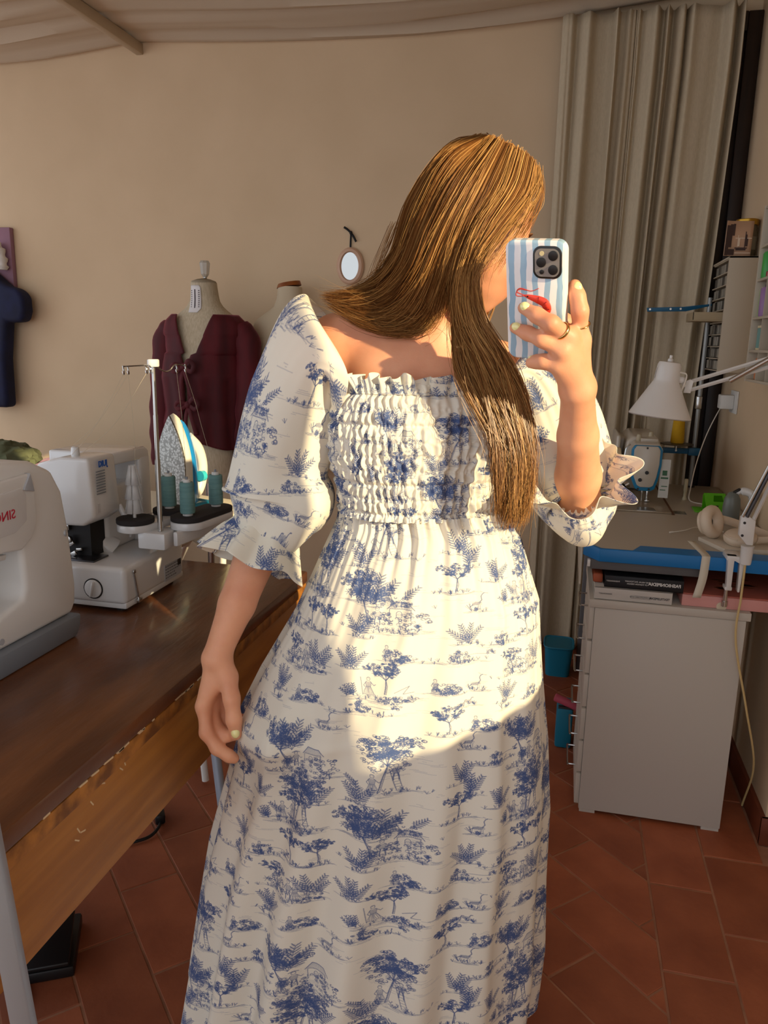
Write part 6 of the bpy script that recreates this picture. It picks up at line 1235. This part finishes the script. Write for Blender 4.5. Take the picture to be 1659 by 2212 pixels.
uvn = N.new('ShaderNodeUVMap'); uvn.uv_map = 'UVMap'; sx = N.new('ShaderNodeSeparateXYZ'); L.new(uvn.outputs[0], sx.inputs[0])
nz = N.new('ShaderNodeTexNoise'); nz.inputs['Scale'].default_value = 2.2; L.new(uvn.outputs[0], nz.inputs['Vector'])
ad = N.new('ShaderNodeMath'); ad.operation = 'MULTIPLY_ADD'; ad.inputs[1].default_value = .10; L.new(nz.outputs[0], ad.inputs[0]); L.new(sx.outputs[0], ad.inputs[2])
ml = N.new('ShaderNodeMath'); ml.operation = 'MULTIPLY'; ml.inputs[1].default_value = 5.0; L.new(ad.outputs[0], ml.inputs[0]); fr = N.new('ShaderNodeMath'); fr.operation = 'FRACT'; L.new(ml.outputs[0], fr.inputs[0])
gt = N.new('ShaderNodeMath'); gt.operation = 'GREATER_THAN'; gt.inputs[1].default_value = .52; L.new(fr.outputs[0], gt.inputs[0])
mx = N.new('ShaderNodeMix'); mx.data_type = 'RGBA'; mx.inputs[6].default_value = lin((232, 226, 224)); mx.inputs[7].default_value = lin((148, 178, 198)); L.new(gt.outputs[0], mx.inputs[0]); L.new(mx.outputs[2], b.inputs['Base Color'])
cs_ = mk('case', slab(Wd, Ht, .0125, -Tk / 2, Tk / 2, edge=.0022), stripe, ph, smooth=50)
me = cs_.data; lay = me.uv_layers.new(name='UVMap'); li = np.empty(len(me.loops), int); me.loops.foreach_get('vertex_index', li); co = np.empty(len(me.vertices) * 3); me.vertices.foreach_get('co', co); co = co.reshape(-1, 3)
A_ = np.array(mw(ph)); wc = co @ A_[:3, :3].T + A_[:3, 3]; lc = wc - Rw @ pcn; uu_ = np.stack([lc @ (Rw @ prt) / Wd + .5, lc @ (Rw @ pup) / Wd], 1); lay.data.foreach_set('uv', uu_[li].ravel())
mk('screen', slab(Wd - .005, Ht - .005, .010, -Tk / 2 - .001, -Tk / 2 + .002), mat('phone_screen', (12, 12, 14), .08), ph)
cxm, cym = .0165, .0525
rimc = mk('camera_rim', slab(.0375, .0405, .0105, Tk / 2 - .001, Tk / 2 + .0022, cxm, cym, edge=.0006), black_pl, ph, smooth=50)
plt = mk('camera_plate', slab(.0320, .0350, .0085, Tk / 2 + .001, Tk / 2 + .0026, cxm, cym), mat('camera_grey', (150, 146, 140), .3, .4), rimc)
for x, y, r in ((.008, .009, .0062), (-.0075, .0005, .0062), (.008, -.0085, .0062), (-.0068, -.0115, .0028)):
    ln = mk('lens', MB().cyl(wpt(cxm + x, cym + y, Tk / 2 + .002), wpt(cxm + x, cym + y, Tk / 2 + .0042), r, n=28), black_pl, rimc, bevel=.0004)
mk('flash', MB().cyl(wpt(cxm - .0068, cym + .0115, Tk / 2 + .002), wpt(cxm - .0068, cym + .0115, Tk / 2 + .0030), .0030, n=20), mat('flash_cream', (214, 196, 150), .3), rimc)
shr = mat('shrimp_red', (206, 60, 42), .5); d0 = Tk / 2
def strip(pts, wds, m, nm, lift=.0003):
    c_ = spline([(x, y, 0) for x, y in pts], 26); w_ = np.interp(np.linspace(0, 1, 26), np.linspace(0, 1, len(wds)), wds); tg_ = np.gradient(c_, axis=0); nn_ = np.stack([-tg_[:, 1], tg_[:, 0]], 1); nn_ /= np.linalg.norm(nn_, axis=1)[:, None]
    G_ = np.stack([[wpt(c[0] + n_[0] * w, c[1] + n_[1] * w, d0 + lift) for c, n_, w in zip(c_, nn_, w_)], [wpt(c[0] - n_[0] * w, c[1] - n_[1] * w, d0 + lift) for c, n_, w in zip(c_, nn_, w_)]], 1)
    return mk(nm, MB().grid(G_), m, cs_, solid=.0004)
sb = [(-.012, -.003), (-.004, -.005), (.008, -.008), (.017, -.012), (.020, -.020), (.015, -.026), (.006, -.028), (-.002, -.030)]
strip([(x - .004, y + .012) for x, y in sb], [.0008, .0032, .0052, .0060, .0056, .0048, .0036, .0015], shr, 'shrimp_body')
strip([(x - .004, y + .012) for x, y in [(-.011, -.003), (-.021, .001), (-.016, .006), (-.002, .003), (.009, .007)]], [.0005, .0006, .0006, .0005, .0003], shr, 'shrimp_feeler', .0006); strip([(x - .004, y + .012) for x, y in [(-.011, -.004), (-.022, -.004), (-.019, .004), (-.006, .0035)]], [.0005, .0005, .0004, .0003], shr, 'shrimp_feeler', .0006)
for x, y, a in ((.004, .004, 1.3), (.0125, -.0005, .7), (.0155, -.0075, 0), (.010, -.0135, -1.0)):
    strip([(x - .004 * math.cos(a), y - .004 * math.sin(a)), (x + .004 * math.cos(a), y + .004 * math.sin(a))], [.00025, .00045], mat('shrimp_line', (150, 30, 26), .5), 'shrimp_line', .0008)
mk('shrimp_eye', MB().cyl(wpt(-.0105, .0075, d0), wpt(-.0105, .0075, d0 + .0010), .0011, n=12), black_pl, cs_)
